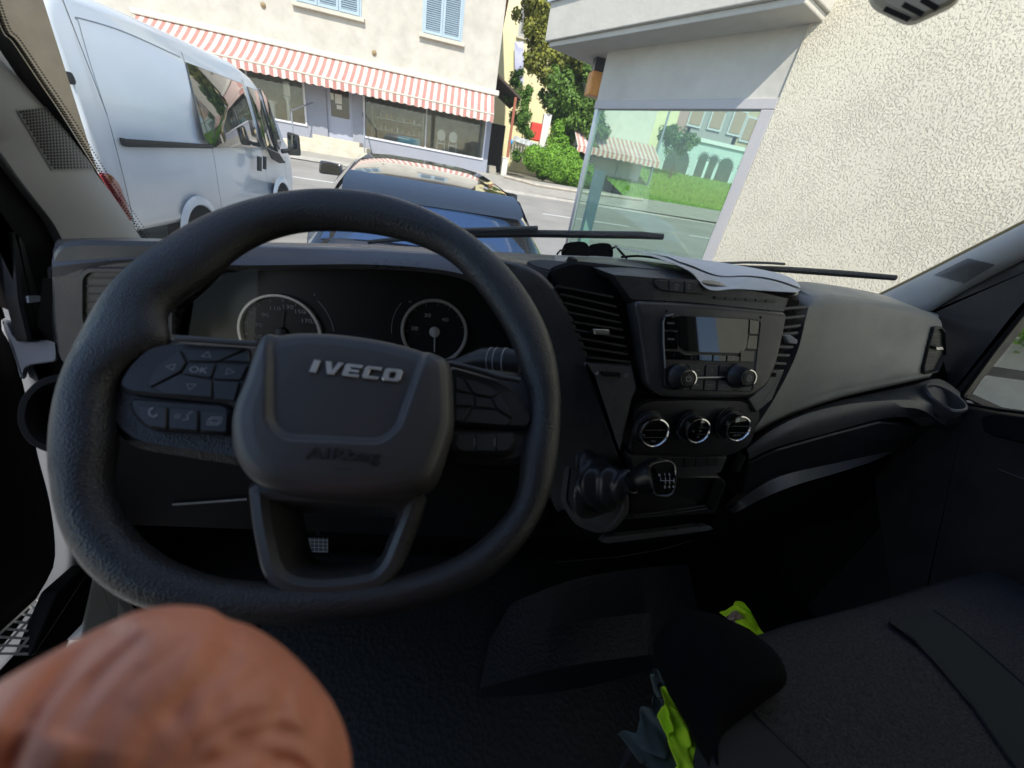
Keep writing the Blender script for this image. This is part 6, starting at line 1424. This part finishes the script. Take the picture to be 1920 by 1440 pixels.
cloth([L4([(1222, 1262), (1226, 1295), (1252, 1330)], -.615), L4([(1238, 1252), (1262, 1280), (1280, 1320)], -.61)], 'grey_lining', M_vgrey, amp=.004, seed=3, parent=vest)
cloth([L4([(1162, 1386), (1195, 1370), (1210, 1325), (1232, 1305)], -.63), L4([(1195, 1415), (1230, 1410), (1244, 1380), (1262, 1350)], -.625), L4([(1240, 1462), (1268, 1470), (1285, 1450), (1300, 1400)], -.62)], 'grey_panel', M_vgrey, amp=.008, seed=4, parent=vest)
cloth([L3([(1352, 1150, .42), (1388, 1128, .42), (1402, 1140, .41)]), L3([(1364, 1158, .41), (1400, 1150, .40), (1425, 1180, .39)]), L3([(1400, 1175, .385), (1420, 1185, .38), (1440, 1195, .37)]), L3([(1430, 1200, .37), (1450, 1195, .365), (1462, 1200, .36)]), L3([(1462, 1222, .35), (1476, 1222, .35), (1482, 1220, .345)])], 'yellow_collar', M_vest, amp=.004, seed=5, parent=vest)
cloth([L3([(1360, 1156, .405), (1380, 1144, .405)]), L3([(1380, 1170, .395), (1400, 1165, .395)])], 'pink_label', mat('pale pink label', (.62, .42, .34), .8), n=6, amp=.002, seed=6, parent=vest)
bo_ = [(1225, 1215), (1240, 1170), (1284, 1140), (1340, 1146), (1400, 1172), (1462, 1222), (1480, 1280), (1420, 1330), (1350, 1400), (1345, 1520), (1325, 1440), (1295, 1370), (1250, 1290)]
cB = PZ(1340, 1260, -.52); FBk = Fr(cB, -cB.normalized() + V((0, 0, .25)), VX)
bq = [V(FBk.px(x, y)) for x, y in bo_]; bq = [V((p.x, p.y)) for p in spl([V((p.x, p.y, 0)) for p in bq], 6)]
bun = MB().pad(FBk, bq, [(.8, -.10), (.95, -.07), (1, -.03), (.985, -.012), (.94, .004), (.85, .016), (.7, .026), (.5, .032), (.25, .034)], 'sc', capb=True, hf=lambda a, b_: .006 * noise.noise(V((a * 25, b_ * 25, 0)))).build('black_jacket', M_cap, smooth=80)
tag(bun, 'rounded black cloth jacket heaped over the yellow vest beside the seat', 'jacket')
# ================================================================== PERSON (only a bare limb shows)
so_ = [(-140, 1360), (-60, 1300), (0, 1262), (60, 1228), (130, 1190), (200, 1156), (262, 1134), (330, 1124), (395, 1130), (433, 1150), (485, 1170), (545, 1210), (602, 1266), (645, 1328), (668, 1390), (676, 1445), (670, 1540), (600, 1680), (400, 1800), (100, 1760), (-80, 1600)]
cS = ray(300, 1330) * .17; FSk = Fr(cS, -cS.normalized(), (1, 0, 0))
sq = [V(FSk.px(x, y)) for x, y in so_]; sq = [V((p.x, p.y)) for p in spl([V((p.x, p.y, 0)) for p in sq], 8)]; sq = [V((p.x, p.y)) for p in resamp(sq + [sq[0]], 181)[:-1]]
def pxy(a, b_, h):
    p = FSk.pt(a, b_, h); c = V((_r.x * p.x + _h.x * p.y + _up.x * p.z, _r.y * p.x + _h.y * p.y + _up.y * p.z, _r.z * p.x + _h.z * p.y + _up.z * p.z)); return CXP + FP * c.x / c.z, CYP + FP * c.y / c.z
def crease(x, y, pts, wd, dep):
    best = 1e9
    for (x0, y0), (x1, y1) in zip(pts, pts[1:]):
        dx, dy = x1 - x0, y1 - y0; t = max(0, min(1, ((x - x0) * dx + (y - y0) * dy) / (dx * dx + dy * dy))); best = min(best, math.hypot(x - x0 - dx * t, y - y0 - dy * t))
    return -dep * .85 * math.exp(-(best / (wd * 1.45)) ** 2)
CR = [([(150, 1440), (190, 1350), (260, 1270), (350, 1210)], 9, .0012), ([(260, 1440), (290, 1370), (350, 1300), (440, 1250)], 9, .0011), ([(90, 1420), (130, 1330), (200, 1250), (290, 1180)], 8, .0010), ([(330, 1440), (360, 1390), (430, 1350), (520, 1330)], 8, .0010), ([(400, 1230), (470, 1215), (540, 1240)], 10, .0009), ([(470, 1440), (520, 1420), (560, 1440)], 8, .0014), ([(560, 1330), (600, 1370), (620, 1430)], 12, .0012), ([(200, 1175), (130, 1235), (70, 1320), (20, 1440)], 18, .0065), ([(250, 1210), (180, 1280), (140, 1360)], 16, .0024), ([(430, 1385), (500, 1368), (565, 1385), (620, 1450)], 14, .0022), ([(380, 1425), (460, 1405), (530, 1420), (570, 1450)], 13, .0020), ([(430, 1230), (380, 1290), (330, 1340)], 16, .0022), ([(240, 1330), (200, 1380), (180, 1440)], 12, .0012), ([(500, 1260), (440, 1290), (400, 1330)], 12, .0018), ([(430, 1150), (445, 1190)], 14, .0015)]
def sk(a, b_):
    x, y = pxy(a, b_, .01); h = sum(crease(x, y, *c) for c in CR)
    return h + .0022 * noise.noise(V((a * 60, b_ * 60, 1))) + .0008 * noise.noise(V((a * 200, b_ * 90, 4)))
prs = [(.55, -.20), (.75, -.13), (.92, -.065), (1.0, -.022), (1.0, -.014)] 
for i in range(1, 40):
    t = i / 40; prs.append((math.cos(t * math.pi / 2) ** .9, -.014 + .040 * math.sin(t * math.pi / 2)))
person = MB().pad(FSk, sq, prs, 'sc', capb=True, hf=sk).build('person', M_skin, smooth=180)
tag(person, 'person seen only as bare tanned creased skin, close up below the steering wheel', 'person')
